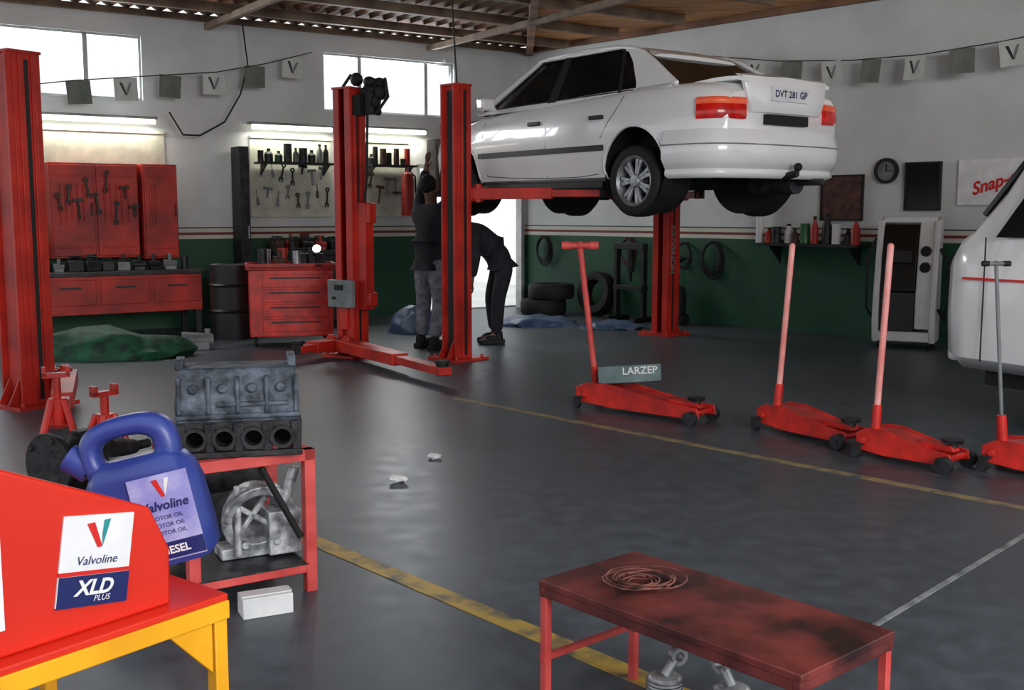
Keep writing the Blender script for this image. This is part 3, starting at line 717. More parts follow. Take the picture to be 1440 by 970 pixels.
def gearbox(loc, rz, sc, lb):
    e = thing('gearbox', lb, 'engine part', loc, rz, group='greasy gearboxes on the floor'); e.scale = (sc, sc, sc)
    b = B(); b.lathe([(.001, -.2), (.19, -.2), (.19, -.17), (.13, -.05), (.11, .15), (.08, .3), (.04, .45), (.001, .45)], Matrix.Translation((0, 0, .25)), seg=24); b.box((0, 0, .08), (.25, .3, .16)); b.box((.0, .05, .39), (.08, .10, .06)); b.cyl((.08, -.1, .3), (.18, -.14, .44), .025)
    for k in range(5): b.cyl((.16*math.cos(k*1.25), -.215, .25 + .16*math.sin(k*1.25)), (.16*math.cos(k*1.25), -.16, .25 + .16*math.sin(k*1.25)), .018)
    b.obj('casing', CASTD, e, bevel=.004)
    b = B(); b.cyl((0, .4, .25), (0, .55, .25), .03); b.obj('shaft', DARK, e)
gearbox((-1.58, 4.35, 0), .6, .85, 'greasy black gearbox on floor behind display table')
gearbox((-1.30, 4.75, 0), 2.3, .95, 'dark gearbox casing behind the engine stand')
gearbox((-2.05, 5.05, 0), -.5, .8, 'dark gearbox casing standing near the red lift column')
def jack_stand(loc, h, lb):
    e = thing('jack_stand', lb, 'jack stand', loc, random.uniform(0, 1), group='red jack stands by the lift column')
    b = B()
    for sx in (-1, 1):
        for sy in (-1, 1): b.cyl((sx*.12, sy*.12, .01), (sx*.03, sy*.03, h*.7), .018, seg=8)
    for sx in (-1, 1): b.box((sx*.1, 0, .06), (.02, .2, .03))
    b.cyl((0, 0, h*.45), (0, 0, h*.72), .045); b.obj('base', REDJ, e)
    b = B(); b.cyl((0, 0, h*.6), (0, 0, h*.95), .022); b.box((0, 0, h*.96), (.14, .05, .025)); b.box((.06, 0, h), (.02, .05, .05)); b.box((-.06, 0, h), (.02, .05, .05)); b.obj('ratchet_post', RED, e)
jack_stand((-2.42, 5.75, 0), .52, 'red jack stand near the tall lift column'); jack_stand((-2.12, 5.62, 0), .44, 'small red jack stand near the gearboxes')
for i, (x, y, s) in enumerate(((-.575, 5.42, .05), (-.43, 5.95, .035))):
    b = B(); q = bmesh.ops.create_icosphere(b.bm, subdivisions=2, radius=s, matrix=Matrix.Diagonal((1.1, .9, .45, 1)))
    for v in q['verts']: v.co *= random.uniform(.65, 1.15)
    mz = min(v.co.z for v in b.bm.verts)
    tag(b.obj('crumpled_paper', PAPER, loc=(x, y, -mz), smooth=False), 'small crumpled white paper lying on concrete floor', 'paper', 'scraps on the workshop floor')

# ------------------------------------------------------------------ van
vdir = Vector((-.5, .86, 0)).normalized()
vst = [(0.02, .60, .42, .98, 1.04), (-.03, .74, .36, 1.10, 1.15), (-.12, .80, .33, 1.18, 1.22), (-.22, .81, .33, 1.24, 1.31), (-.36, .82, .33, 1.48, 1.57), (-.52, .825, .33, 1.70, 1.80), (-.72, .83, .33, 1.84, 1.94), (-1.1, .83, .33, 1.90, 2.0), (-3.3, .83, .33, 1.90, 2.0), (-3.7, .80, .36, 1.8, 1.9)]
def vhalf(s_):
    x, w_, zb, sh, top = s_
    zt = min(1.0, sh - .1); tw = .80 if sh > 1.4 else .94
    return [(x, 0, zb), (x, .85*w_, zb), (x, .97*w_, zb+.08), (x, w_, .7), (x, .99*w_, zt), (x, (.99 + (tw-.99)*.9)*w_ if sh > 1.4 else .97*w_, sh-.06), (x, tw*w_*.97, sh), (x, .5*w_, top-.01), (x, 0, top)]
vo = Vector((2.86, 7.32, 0)) + Vector((.86, .5, 0))*.80
van = thing('van', 'white van with thin red side stripe', 'van', vo, math.atan2(vdir.y, vdir.x))
b = B(); b.loft([(lambda h: h + [(x, -y, z) for x, y, z in h[-2:0:-1]])(vhalf(s_)) for s_ in vst]); vb = b.obj('body', CARW, van, ang=50)
cut = B(); VW = (-1.12, -3.1)
for x in VW: cut.cyl((x, -1.1, .29), (x, 1.1, .29), .34, seg=36)
cut_body(vb, cut, van)
for x in VW:
    for s in (1, -1):
        wheel(van, x, s*.68, .30, s)
        b = B(); b.lathe([(.001, s*.5), (.336, s*.5), (.336, s*.80)], Matrix.Translation((x, 0, .29)), seg=36); b.obj('wheel_arch_liner', BLK, van)
b = B(); b.box((-1.8, 0, .28), (3.2, 1.1, .14)); b.obj('chassis', BLK, van)
for s in (1, -1):
    b = B(); b.box((-1.9, s*.826, .932), (3.4, .012, .016)); b.obj('side_stripe', LRED, van)
    def vy(z): return s*(.822 + (.70-.822)*((z-1.05)/(.80)) + .006)
    for xs_ in ([(-.42, 1.20), (-1.0, 1.20), (-1.0, 1.66), (-.70, 1.64)], [(-1.12, 1.20), (-2.1, 1.20), (-2.1, 1.66), (-1.12, 1.66)], [(-2.2, 1.20), (-3.3, 1.20), (-3.25, 1.66), (-2.2, 1.66)]):
        b = B(); b.prism([(x, vy(z), z) for x, z in xs_], (0, s*.008, 0)); b.obj('side_window', GLASS, van, smooth=False)
    for x in (-.36, -1.06):
        b = B(); b.box((x, s*.828, .8), (.006, .008, .8)); b.obj('door_seam', TRIMB, van)
b = B(); b.prism([(-.235, -.68, 1.33), (-.235, .68, 1.33), (-.62, .60, 1.86), (-.62, -.60, 1.86)], (.02, 0, .02)); b.obj('windscreen', GLASS, van)
b = B(); b.box((-.02, 0, .43), (.08, 1.35, .14)); b.obj('front_bumper', CARW, van, bevel=.03)
for s in (1, -1):
    b = B(); b.cyl((-.02, s*.5, .85), (.03, s*.5, .85), .09, seg=20); b.obj('headlamp', STEEL, van)

# ------------------------------------------------------------------ diagnostic machine
e = thing('diagnostic_machine', 'white wheeled diagnostic cabinet with black sloping instrument panel', 'diagnostic machine', (4.02, 11.12, 0), RZR + .35)
b = B()
for s in (-1, 1):
    b.prism([(s*.27 - .03, .20, .06), (s*.27-.03, -.22, .06), (s*.27-.03, -.28, .30), (s*.27-.03, -.24, .55), (s*.27-.03, -.10, 1.12), (s*.27-.03, -.02, 1.28), (s*.27-.03, .20, 1.32)], (.06, 0, 0))
b.box((0, .17, .68), (.50, .04, 1.22)); b.box((0, -.02, .12), (.5, .40, .10)); b.box((0, .10, 1.285), (.5, .2, .06))
b.prism([(.10, -.21, .56), (.10, -.08, 1.10), (.10, -.0, 1.27), (.10, .15, 1.27), (.10, .15, .20), (.10, -.22, .20)], (.15, 0, 0))
b.obj('cabinet', WHITE, e, bevel=.012)
b = B(); b.prism([(-.23, -.22, .58), (-.23, -.09, 1.12), (-.23, -.03, 1.24), (-.23, .14, 1.24), (-.23, .14, .58)], (.32, 0, 0)); b.obj('front_panel', BLKG, e, bevel=.005)
b = B(); b.box((-.07, -.10, .37), (.32, .2, .38)); b.box((-.07, -.205, .42), (.2, .012, .04)); b.obj('drawer', TRIMB, e)
b = B(); b.box((-.07, -.170, .92), (.24, .02, .12), rot=(-.25, 0, 0)); b.obj('screen', TRIMB, e)
for zz, yy in ((.98, -.13), (.82, -.165)):
    b = B(); b.cyl((.175, yy+.03, zz), (.175, yy-.01, zz-.01), .05, seg=20); b.obj('gauge', TRIMB, e)
b = B(); b.tube([Vector((.31, -.1, 1.0)), Vector((.40, -.15, .85)), Vector((.42, -.15, .5)), Vector((.36, -.12, .3)), Vector((.31, -.1, .4))], .018); b.obj('hose', BLK, e)
b = B(); b.tube([Vector((-.31, -.1, 1.1)), Vector((-.37, -.2, .9)), Vector((-.37, -.2, .4)), Vector((-.31, -.15, .3))], .014); b.obj('hose', BLK, e)
for x in (-.24, .24):
    for y in (-.16, .16):
        b = B(); b.cyl((x-.015, y, .04), (x+.015, y, .04), .04); b.box((x, y, .075), (.03, .03, .03)); b.obj('caster', BLK, e)

# ------------------------------------------------------------------ right wall things
e = thing('wall_clock', 'round dark-rimmed wall clock on white wall', 'clock', RW(5.54, .01, 1.80), RZR)
b = B(); b.lathe([(.105, 0), (.135, 0), (.135, -.04), (.105, -.04)], seg=32, close=True); b.obj('rim', TRIMB, e)
b = B(); b.lathe([(.001, -.02), (.11, -.02), (.11, 0)], seg=32); b.m(1).box((0, -.026, .03), (.01, .004, .08)); b.box((.03, -.026, 0), (.07, .004, .01)); b.obj('dial', [GREY, BLK], e)
e = thing('notice_board', 'dark framed board hanging on white wall', 'board', RW(5.95, .02, 1.63), RZR)
b = B(); b.box((0, 0, 0), (.36, .03, .46)); b.obj('panel', BLKG, e)
b = B(); 
for s in (-1, 1): b.box((s*.185, -.005, 0), (.02, .04, .5)); b.box((0, -.005, s*.24), (.38, .04, .02))
b.obj('frame', TRIMB, e)
e = thing('poster', 'brown notice panel fixed to the wall', 'poster', RW(5.02, .02, 1.52), RZR)
b = B(); b.box((0, 0, 0), (.52, .02, .50)); b.obj('sheet', WOODB, e)
b = B()
for s in (-1, 1): b.box((s*.25, -.012, 0), (.02, .012, .5)); b.box((0, -.012, s*.24), (.5, .012, .02))
b.obj('frame', BLK, e)
e = thing('wall_sign', 'white sign with red script lettering on wall', 'sign', RW(6.95, .02, 1.66), RZR)
b = B(); b.box((0, 0, 0), (1.25, .03, .46)); b.obj('panel', PAPER, e, bevel=.004)
text('Snap-on', .17, LRED, e, tilt(-.22, -.018, .0, -.30), shear=.35, bold=.005)
e = thing('tool_shelf', 'dark wall shelf carrying bottles and cans', 'shelf', RW(4.75, .16, 1.00), RZR)
b = B(); b.box((0, 0, 0), (1.3, .3, .03)); b.obj('board', DARK, e)
for s in (-1, 1):
    b = B(); b.prism([(s*.5, .14, -.015), (s*.5, -.1, -.015), (s*.5, .14, -.22)], (.02, 0, 0)); b.obj('bracket', DARK, e)
def bottle(loc, m_, h=.25, r=.045, label='plastic fluid bottle standing on shelf', kind=0):
    e = thing('bottle' if kind == 0 else 'tin_can', label, 'bottle' if kind == 0 else 'can', loc, 0, group='bottles and cans on the shelves')
    if kind == 0:
        b = B(); b.lathe([(.001, 0), (r, 0), (r, h*.6), (r*.4, h*.8), (r*.4, h*.9)], YZ, seg=16); b.obj('body', m_, e)
        b = B(); b.cyl((0, 0, h*.88), (0, 0, h), r*.45); b.obj('cap', BLK, e)
    else:
        b = B(); b.lathe([(.001, 0), (r, 0), (r*1.03, .005), (r, .012), (r, h-.012), (r*1.03, h-.005), (r, h), (.001, h-.004)], YZ, seg=18); b.obj('body', m_, e)
t = 4.18; mats_ = [REDC, DARK, WHITE, WOODB, GREENB, REDC, TRIMB, WHITE, DARK, REDC]
for k, m_ in enumerate(mats_):
    h = random.uniform(.16, .42); kd = k % 3 == 1
    bottle(RW(t, .17 + random.uniform(-.04, .04), 1.016), m_, h if not kd else h*.6, random.uniform(.04, .055), 'plastic bottle on dark wall shelf' if not kd else 'tin can on dark wall shelf', int(kd)); t += .125
e = thing('wall_pipe', 'pale grey pipe fixed upright on the wall', 'pipe', RW(4.02, .10, 0), RZR)
b = B(); b.cyl((0, 0, .98), (0, 0, 1.75), .045); b.cyl((0, 0, 1.70), (0, 0, 1.78), .055); b.obj('tube', WHITE, e)
for z in (1.1, 1.6):
    b = B(); b.box((0, .05, z), (.14, .10, .03)); b.obj('bracket', GREY, e)
# hanging hoses and belts on the green wall
def hose_coil(t, z, r, m_, lb, n=3):
    e = thing('hose_coil', lb, 'hose', RW(t, .08, z), RZR, group='hoses hung on the green wall')
    b = B()
    for k in range(n):
        q = r*(1 - .1*k); pts = [Vector((q*math.sin(a*.419)*.75, -.02*k, -q + q*math.cos(a*.419))) for a in range(16)]; b.tube(pts, .014, seg=6)
    b.obj('hose', m_, e)
    b = B(); b.cyl((0, .08, 0), (0, -.07, .01), .012); b.obj('hook', DARK, e)
hose_coil(.45, 1.02, .20, BLK, 'black rubber hose hung on green wall'); hose_coil(2.9, .98, .16, TRIMB, 'black belt loop hung on green wall', 2); hose_coil(3.35, 1.0, .22, BLK, 'black rubber hose hung beside lift column'); hose_coil(2.0, 1.02, .18, WOODB, 'brown rubber hose hung on green wall')
tyre(RW(.95, .60, .105), 'black tyre lying by the green wall', group='black tyres'); tyre(RW(1.02, .52, .315), 'black tyre lying on another tyre', rot=(0, 0, 1), group='black tyres')
tyre(RW(1.62, .26, .30), 'black tyre leaning upright on the green wall', rot=(math.radians(82), 0, RZR), r=.29, group='black tyres')
e = thing('hydraulic_press', 'dark steel hydraulic press frame against green wall', 'press', RW(2.35, .45, 0), RZR)
b = B()
for s in (-1, 1): b.box((s*.22, 0, .48), (.05, .08, .96)); b.box((s*.22, 0, .03), (.07, .4, .06))
b.box((0, 0, .94), (.48, .1, .08)); b.box((0, 0, .42), (.48, .12, .06)); b.obj('frame', TRIMB, e, bevel=.004)
b = B(); b.cyl((0, 0, .62), (0, 0, .92), .05); b.cyl((0, 0, .50), (0, 0, .62), .025); b.obj('ram', DARK, e)
e = thing('oil_drainer', 'dark wheeled oil drainer standing by the wall', 'oil drainer', RW(3.0, .40, 0), RZR)
b = B(); b.lathe([(.001, .06), (.16, .06), (.16, .40), (.13, .46), (.03, .48), (.03, .72), (.16, .80), (.16, .82), (.02, .76)], YZ, seg=24); b.obj('tank', TRIMB, e)
for s in (-1, 1):
    b = B(); b.cyl((s*.16, 0, .07), (s*.20, 0, .07), .07); b.obj('wheel', BLK, e)

# ------------------------------------------------------------------ bunting
def bunting(pts, label, n, fs, rz, ph=0):
    e = thing('bunting', label, 'bunting', (0, 0, 0), 0)
    P0 = [Vector(p_) for p_ in pts]
    seg = [(b_-a_).length for a_, b_ in zip(P0[:-1], P0[1:])]; tot = sum(seg)
    def at(k):
        d = k*tot
        for a_, b_, l in zip(P0[:-1], P0[1:], seg):
            if d <= l: return a_.lerp(b_, d/l)
            d -= l
        return P0[-1]
    b = B(); b.tube(P0, .006, seg=6); b.obj('cord', CABLE, e)
    for i in range(n):
        k = (i+.5)/n
        p_ = at(k); b = B(); wv = (i + ph) % 2 == 0; tw = random.uniform(-.25, .25)
        b.box((0, 0, -fs*.52), (fs, .004, fs))
        if wv:
            s = fs*.55; z = -fs*.5; y = -.004
            b.m(1).face([(-.5*s, y, z+.5*s), (-.26*s, y, z+.5*s), (.10*s, y, z-.5*s), (-.08*s, y, z-.5*s)])
            b.m(2).face([(.5*s, y, z+.5*s), (.28*s, y, z+.5*s), (.03*s, y, z-.1*s), (.10*s, y, z-.5*s)])
        o = b.obj('flag', [FLAGW if wv else FLAGG, TRIMB, GREY], e, smooth=False); o.location = p_; o.rotation_euler = (random.uniform(-.1, .1), random.uniform(-.12, .12), rz + tw)
    return e
bunting([RW(3.3, .25, 3.20), RW(4.3, .25, 3.04), RW(5.2, .25, 2.96), RW(6.0, .25, 2.94), RW(6.8, .25, 2.98), RW(7.6, .25, 3.06)], 'string of square grey and white pennants across the wall', 9, .24, RZR, ph=1)
bunting([LW(6.9, .3, 2.66), LW(6.2, .3, 2.78), LW(5.4, .3, 2.88), LW(4.6, .3, 2.98), LW(4.0, .3, 3.12), LW(3.4, .3, 3.3)], 'string of square grey and white pennants before windows', 7, .25, RZL, ph=0)

# ------------------------------------------------------------------ left wall
def lamp(t0, t1, z):
    L = abs(t1-t0); e = thing('fluorescent_lamp', 'glowing fluorescent tube lamp over the workbench', 'lamp', LW((t0+t1)/2, .12, z), RZL, group='fluorescent bench lamps')
    b = B(); b.box((0, .03, .035), (L, .1, .03)); b.obj('housing', GREY, e, bevel=.005)
    b = B(); b.cyl((-L/2+.03, -.01, -.01), (L/2-.03, -.01, -.01), .028); b.obj('tube', TUBE, e)
    l = D.lights.new('tube_glow', 'AREA'); l.shape = 'RECTANGLE'; l.size = L; l.size_y = .06; l.energy = 8; l.color = (1, .96, .82)
    o = D.objects.new('tube_glow', l); COL.objects.link(o); o.parent = e; o.location = (0, -.02, -.06)
lamp(5.25, 6.6, 2.40); lamp(3.05, 4.15, 2.40); lamp(1.7, 2.72, 2.42)
PEG = mat('pegboard_cream', (204, 206, 190), (176, 178, 164), rough=.6)
for t0, t1, lb in ((3.05, 4.12, 'cream tool board under lamp with hanging tools'), (1.92, 2.6, 'cream tool board behind the lowered lift column'), (5.15, 6.6, 'cream board above the red cabinets')):
    b = B(); b.box((0, .0, 0), (t1-t0, .02, .95)); b.box((0, -.02, .48), (t1-t0, .03, .03)); b.box((0, -.02, -.48), (t1-t0, .03, .03))
    tag(b.obj('tool_board', PEG, loc=LW((t0+t1)/2, .012, 1.80), rz=RZL), lb, 'tool board')
def handtool(t, z, kind, L, n=.045, ms=None, where='tool board'):
    rot = (0, random.uniform(-.25, .25), RZL)
    b = B()
    if kind == 0:
        b.box((0, 0, 0), (.022, .008, L)); b.lathe([(.012, -.005), (.03, -.005), (.03, .005), (.012, .005)], Matrix.Translation((0, 0, L/2+.02)), seg=14, close=True)
        b.box((-.018, 0, -L/2-.02), (.014, .01, .05)); b.box((.018, 0, -L/2-.02), (.014, .01, .05)); b.box((0, 0, -L/2), (.05, .01, .02)); nm_ = 'spanner'
    elif kind == 1:
        b.cyl((0, 0, -L*.6), (0, 0, L*.5), .012); b.box((0, 0, L*.55), (.11, .03, .035)); nm_ = 'hammer'
    else:
        b.cyl((0, 0, 0), (0, 0, L*.8), .005); b.cyl((0, 0, -.09), (0, 0, 0), .016); nm_ = 'screwdriver'
    tag(b.obj(nm_, random.choice(ms or [DARK, WOODB, GREY, GREY]), loc=LW(t, n, z), rot=rot), 'dark %s hanging on the %s' % (nm_, where), 'hand tool', 'tools hanging on the ' + where)
for k in range(15): handtool(3.12 + k*.066, 1.58 + (.26 if k % 2 else 0) + random.uniform(-.08, .06), random.choice((0, 0, 1, 2)), random.uniform(.07, .16))
for k in range(5): handtool(2.02 + k*.12, 1.68 + random.uniform(-.15, .12), random.choice((0, 1, 2)), random.uniform(.1, .2))
for k in range(9): handtool(5.62 + k*.10, 1.40 + (.24 if k % 2 else 0) + random.uniform(-.1, .08), random.choice((0, 0, 1, 2)), random.uniform(.1, .2), n=.405, ms=[DARK, TRIMB, WOODB], where='red cabinet')
def shelf(t0, t1, z, lb):
    e = thing('wall_shelf', lb, 'shelf', LW((t0+t1)/2, .175, z), RZL); L = t1-t0
    b = B(); b.box((0, 0, 0), (L, .26, .025)); b.obj('board', DARK, e)
    for s in (-1, 1):
        b = B(); b.prism([(s*L*.42, .12, -.012), (s*L*.42, -.09, -.012), (s*L*.42, .12, -.14)], (.015, 0, 0)); b.obj('bracket', DARK, e)
shelf(3.1, 4.08, 1.96, 'dark shelf of cans under the bench lamp'); shelf(1.95, 2.6, 1.96, 'dark shelf on the wall behind lift column')
def fill(t, tend, mats_):
    while t < tend:
        kd = random.random() < .6; r = random.uniform(.03, .055); t += r
        bottle(LW(t, .17 + random.uniform(-.04, .04), 1.975), random.choice(mats_), random.uniform(.08, .24), r, 'small dark can on wall shelf' if kd else 'small dark bottle on wall shelf', int(kd)); t += r + random.uniform(.005, .02)
fill(3.15, 4.0, [DARK, TRIMB, WOODB, DARK, GREEND, GREY]); fill(1.99, 2.53, [DARK, TRIMB, WOODB, DARK, REDC])
e = thing('wall_locker', 'narrow tall dark locker against the wall', 'locker', LW(4.30, .17, 0), RZL)
b = B(); b.box((0, 0, 1.07), (.12, .28, 2.14)); b.obj('body', TRIMB, e, bevel=.004)
b = B(); b.box((.0, -.145, 1.07), (.10, .012, 2.05)); b.obj('door', DARK, e)
b = B(); b.cyl((.03, -.16, 1.05), (.03, -.16, 1.2), .008); b.obj('handle', STEEL, e)
e = thing('fire_extinguisher', 'red fire extinguisher mounted beside the tool board', 'fire extinguisher', LW(2.16, .42, 1.32), RZL)
b = B(); b.lathe([(.001, 0), (.08, .0), (.085, .02), (.085, .46), (.06, .54), (.02, .56), (.02, .58)], YZ, seg=20); b.obj('cylinder', REDC, e)
b = B(); b.box((0, -.02, .60), (.03, .1, .03)); b.box((0, .23, .3), (.03, .30, .03)); b.tube([Vector((0, 0, .6)), Vector((.11, 0, .5)), Vector((.12, 0, .2))], .012); b.obj('valve', BLK, e)

def cabinet(t0, t1, z0, z1, n, lb, depth=.28):
    L = t1-t0; e = thing('tool_cabinet', lb, 'tool cabinet', LW((t0+t1)/2, n, z0), RZL)
    H = z1-z0
    b = B(); b.box((0, .02, H/2), (L, depth, H)); b.obj('body', REDC, e, bevel=.006)
    nd = 2 if L > .6 else 1
    for k in range(nd):
        w_ = L/nd; cx = -L/2 + w_*(k+.5)
        b = B(); b.box((cx, -depth/2+.005, H/2), (w_-.03, .02, H-.05))
        for zz in (.12, H-.14): b.box((cx, -depth/2-.008, zz), (w_-.1, .008, .02))
        for j in range(5 if nd > 1 else 2): b.cyl((cx - w_*.3 + j*w_*.13, -depth/2-.012, H*.35 + .03*(j % 3)), (cx - w_*.3 + j*w_*.13, -depth/2-.012, H*.78), .010)
        d_ = b.obj('door', REDC, e, bevel=.004)
        b = B(); b.cyl((cx+w_*.40, -depth/2-.02, H*.45), (cx+w_*.40, -depth/2-.02, H*.58), .008); b.obj('handle', DARK, d_)
    return e
cabinet(5.56, 6.50, .86, 1.90, .22, 'wide red steel tool cabinet over the workbench')
cabinet(5.14, 5.53, .84, 1.90, .26, 'narrow red steel tool cabinet over the workbench', depth=.34)
e = thing('workbench', 'red steel workbench with dark cluttered top', 'workbench', LW(5.95, .85, 0), RZL)
b = B(); b.box((0, 0, .72), (1.75, .6, .04)); b.obj('worktop', DARK, e, bevel=.004)
b = B(); b.box((0, 0, .50), (1.65, .54, .40)); b.obj('drawer_case', REDC, e, bevel=.005)
for k in range(3):
    b = B(); b.box((-.55+.55*k, -.28, .53), (.5, .02, .26)); d_ = b.obj('drawer', REDC, e, bevel=.004)
    b = B(); b.box((-.55+.55*k, -.30, .58), (.2, .02, .02)); b.obj('handle', DARK, d_)
for x in (-.78, .78):
    for y in (-.24, .24):
        b = B(); b.box((x, y, .15), (.06, .06, .3)); b.obj('leg', TRIMB, e)
def clutter(rz, n, spread, zt, labels, matset, grp, frm, smin=.8, smax=1.3, rows=1):
    for k in range(n*rows):
        r_ = k // n; k_ = k % n
        x = -spread/2 + spread*(k_+.5+.3*(r_ % 2))/(n+.3); y = (.09 if (k_ % 2 and rows == 1) else -.09) + .20*r_ + random.uniform(-.02, .02); kind = random.randrange(3)
        c = frm(x, y)
        e = thing(('toolbox', 'tin_can', 'machine_part')[kind], labels[kind], ('box', 'can', 'engine part')[kind], (c[0], c[1], zt), rz + random.uniform(-.3, .3), group=grp)
        m_ = random.choice(matset); s = random.uniform(smin, smax)
        if kind == 0:
            b = B(); b.box((0, 0, .05*s), (.14*s, .10*s, .1*s)); b.obj('body', m_, e, bevel=.006)
            b = B(); b.tube([Vector((-.05*s, 0, .1*s)), Vector((-.05*s, 0, .14*s)), Vector((.05*s, 0, .14*s)), Vector((.05*s, 0, .1*s))], .008); b.obj('handle', BLK, e)
        elif kind == 1:
            b = B(); b.cyl((0, 0, 0), (0, 0, .15*s), .045*s, seg=18); b.lathe([(.04*s, .0), (.047*s, .0), (.047*s, .008), (.04*s, .008)], Matrix.Translation((0, 0, .15*s)) @ Matrix.Rotation(math.radians(90), 4, 'X'), close=True, seg=18); b.obj('body', m_, e)
        else:
            b = B(); b.cyl((-.065*s, 0, .06*s), (.065*s, 0, .06*s), .045*s, .03*s); b.box((0, 0, .02), (.11*s, .09*s, .04)); b.cyl((0, 0, .05), (0, .02, .16*s), .02); b.obj('casting', m_, e, bevel=.003)
clutter(RZL, 10, 1.7, .741, ('dark metal toolbox on the workbench', 'dark tin can on the workbench', 'greasy machine part on the workbench'), [DARK, TRIMB, GREY, DARK, WOODB], 'clutter on the workbench', lambda x, y: LW(5.95 - x, .80 - y, 0)[:2], .8, 1.15, 2)
e = thing('workbench', 'dark workbench under tool board beside the locker', 'workbench', LW(3.5, .45, 0), RZL)
b = B(); b.box((0, 0, .88), (1.2, .6, .05)); b.obj('worktop', DARK, e, bevel=.004)
b = B(); b.box((0, .05, .45), (1.1, .48, .8)); b.obj('cupboard', TRIMB, e)
for x in (-.56, .56):
    b = B(); b.box((x, -.25, .43), (.06, .06, .86)); b.obj('leg', DARK, e)
clutter(RZL, 6, 1.15, .906, ('dark metal toolbox on the workbench', 'dark tin can on the workbench', 'greasy machine part on the workbench'), [DARK, TRIMB, WOODB, DARK, REDC], 'clutter on the dark bench', lambda x, y: LW(3.5 - x, .45 - y, 0)[:2], 1.0, 1.3, 2)
e = thing('tool_trolley', 'red steel tool trolley with drawers and cluttered top', 'tool trolley', (-2.3, 11.35, 0), .25)
b = B(); b.box((0, 0, .44), (.84, .46, .68)); b.obj('body', REDJ, e, bevel=.008)
b = B(); b.box((0, 0, .80), (.90, .52, .03)); b.box((0, -.25, .82), (.9, .02, .05)); b.box((0, .25, .82), (.9, .02, .05)); b.box((-.44, 0, .82), (.02, .5, .05)); b.box((.44, 0, .82), (.02, .5, .05)); b.obj('tray', REDC, e)
for k in range(4):
    b = B(); b.box((.04, -.235, .22 + .15*k), (.66, .02, .13)); d_ = b.obj('drawer', REDJ, e, bevel=.004)
    b = B(); b.box((.04, -.25, .25 + .15*k), (.5, .015, .015)); b.obj('handle', TRIMB, d_)
for x in (-.36, .36):
    for y in (-.18, .18):
        b = B(); b.cyl((x-.015, y, .05), (x+.015, y, .05), .05); b.box((x, y, .09), (.04, .04, .04)); b.obj('caster', BLK, e)
clutter(.25, 4, .74, .816, ('metal box on the tool trolley', 'tin can on the tool trolley', 'machine part on the tool trolley'), [DARK, WOODB, STEEL, REDC, TRIMB, DARK], 'clutter on the tool trolley', lambda x, y: (-2.3 + x*.97 - y*.25, 11.36 + x*.25 + y*.8), .9, 1.2, 2)
e = thing('glowing_ball', 'small glowing ball on black stand on top of red trolley', 'lamp', (-1.98, 11.20, .816), 0)
b = B(); b.cyl((0, 0, 0), (0, 0, .02), .05); b.cyl((0, 0, .02), (0, 0, .14), .01); b.cyl((0, .0, .15), (0, -.06, .18), .03, .06); b.obj('stand', BLK, e)
b = B(); b.sph((0, -.05, .175), .045); b.obj('glow_sphere', TUBE, e)  # emissive ball set where a bright white spot is wanted

def lump(name, label, cat, m_, loc, sx, sy, sz, n=3, jit=.18, group=None):
    b = B(); q = bmesh.ops.create_icosphere(b.bm, subdivisions=n, radius=1)
    for v in b.bm.verts:
        f = 1 + random.uniform(-jit, jit); v.co = Vector((v.co.x*sx*f, v.co.y*sy*f, max(0, v.co.z)*sz*f))
    tag(b.obj(name, m_, loc=loc, ang=60), label, cat, group)
lump('tarpaulin', 'crumpled green tarpaulin heaped on floor before the bench', 'tarpaulin', GREENT, (-3.95, 10.35, 0), .85, .4, .26)
lump('cloth_bundle', 'blue-grey rag bundle lying under the raised car', 'cloth', BLUEG, (-1.1, 12.5, 0), .3, .25, .28)
lump('cloth_bundle', 'pale blue rag heap on floor behind the lift', 'cloth', BLUEG, (.30, 13.3, 0), .5, .3, .12)
lump('cloth_bundle', 'blue-grey rag heap on floor behind the lift', 'cloth', BLUEG, (1.2, 12.9, 0), .35, .25, .10)
e = thing('oil_drum', 'dark steel oil drum standing beside the red trolley', 'drum', (-3.04, 11.98, 0), 0)
b = B(); b.lathe([(.001, 0), (.26, 0), (.26, .28), (.275, .3), (.26, .32), (.26, .56), (.275, .58), (.26, .6), (.26, .80), (.25, .79), (.001, .79)], YZ, seg=28); b.obj('body', TRIMB, e)
b = B(); b.cyl((.15, 0, .79), (.15, 0, .82), .03); b.obj('bung', STEEL, e)
e = thing('machine_part', 'grey alloy machine part lying on floor', 'engine part', (-3.15, 10.9, 0), .4)
b = B(); b.cyl((-.15, 0, .09), (.15, 0, .09), .09, .06); b.box((0, 0, .04), (.2, .2, .08)); b.cyl((.1, 0, .1), (.1, 0, .2), .03); b.obj('casting', GREY, e, bevel=.004)

b = B(); pts = [LW(4.25, .25, 3.55), LW(4.2, .25, 3.1), LW(4.3, .25, 2.75), LW(4.5, .25, 2.42), LW(4.8, .25, 2.25), LW(5.0, .25, 2.25), LW(5.15, .25, 2.5)]
b.tube([Vector(p_) for p_ in pts], .01); tag(b.obj('hanging_cable', CABLE), 'black cable looping down the white wall', 'cable')
b = B(); b.cyl((-.50, 10.13, 2.52), (-.56, 10.13, HC - .02), .008); tag(b.obj('hanging_cable', CABLE), 'thin cable dropping from ceiling to lift column', 'cable')

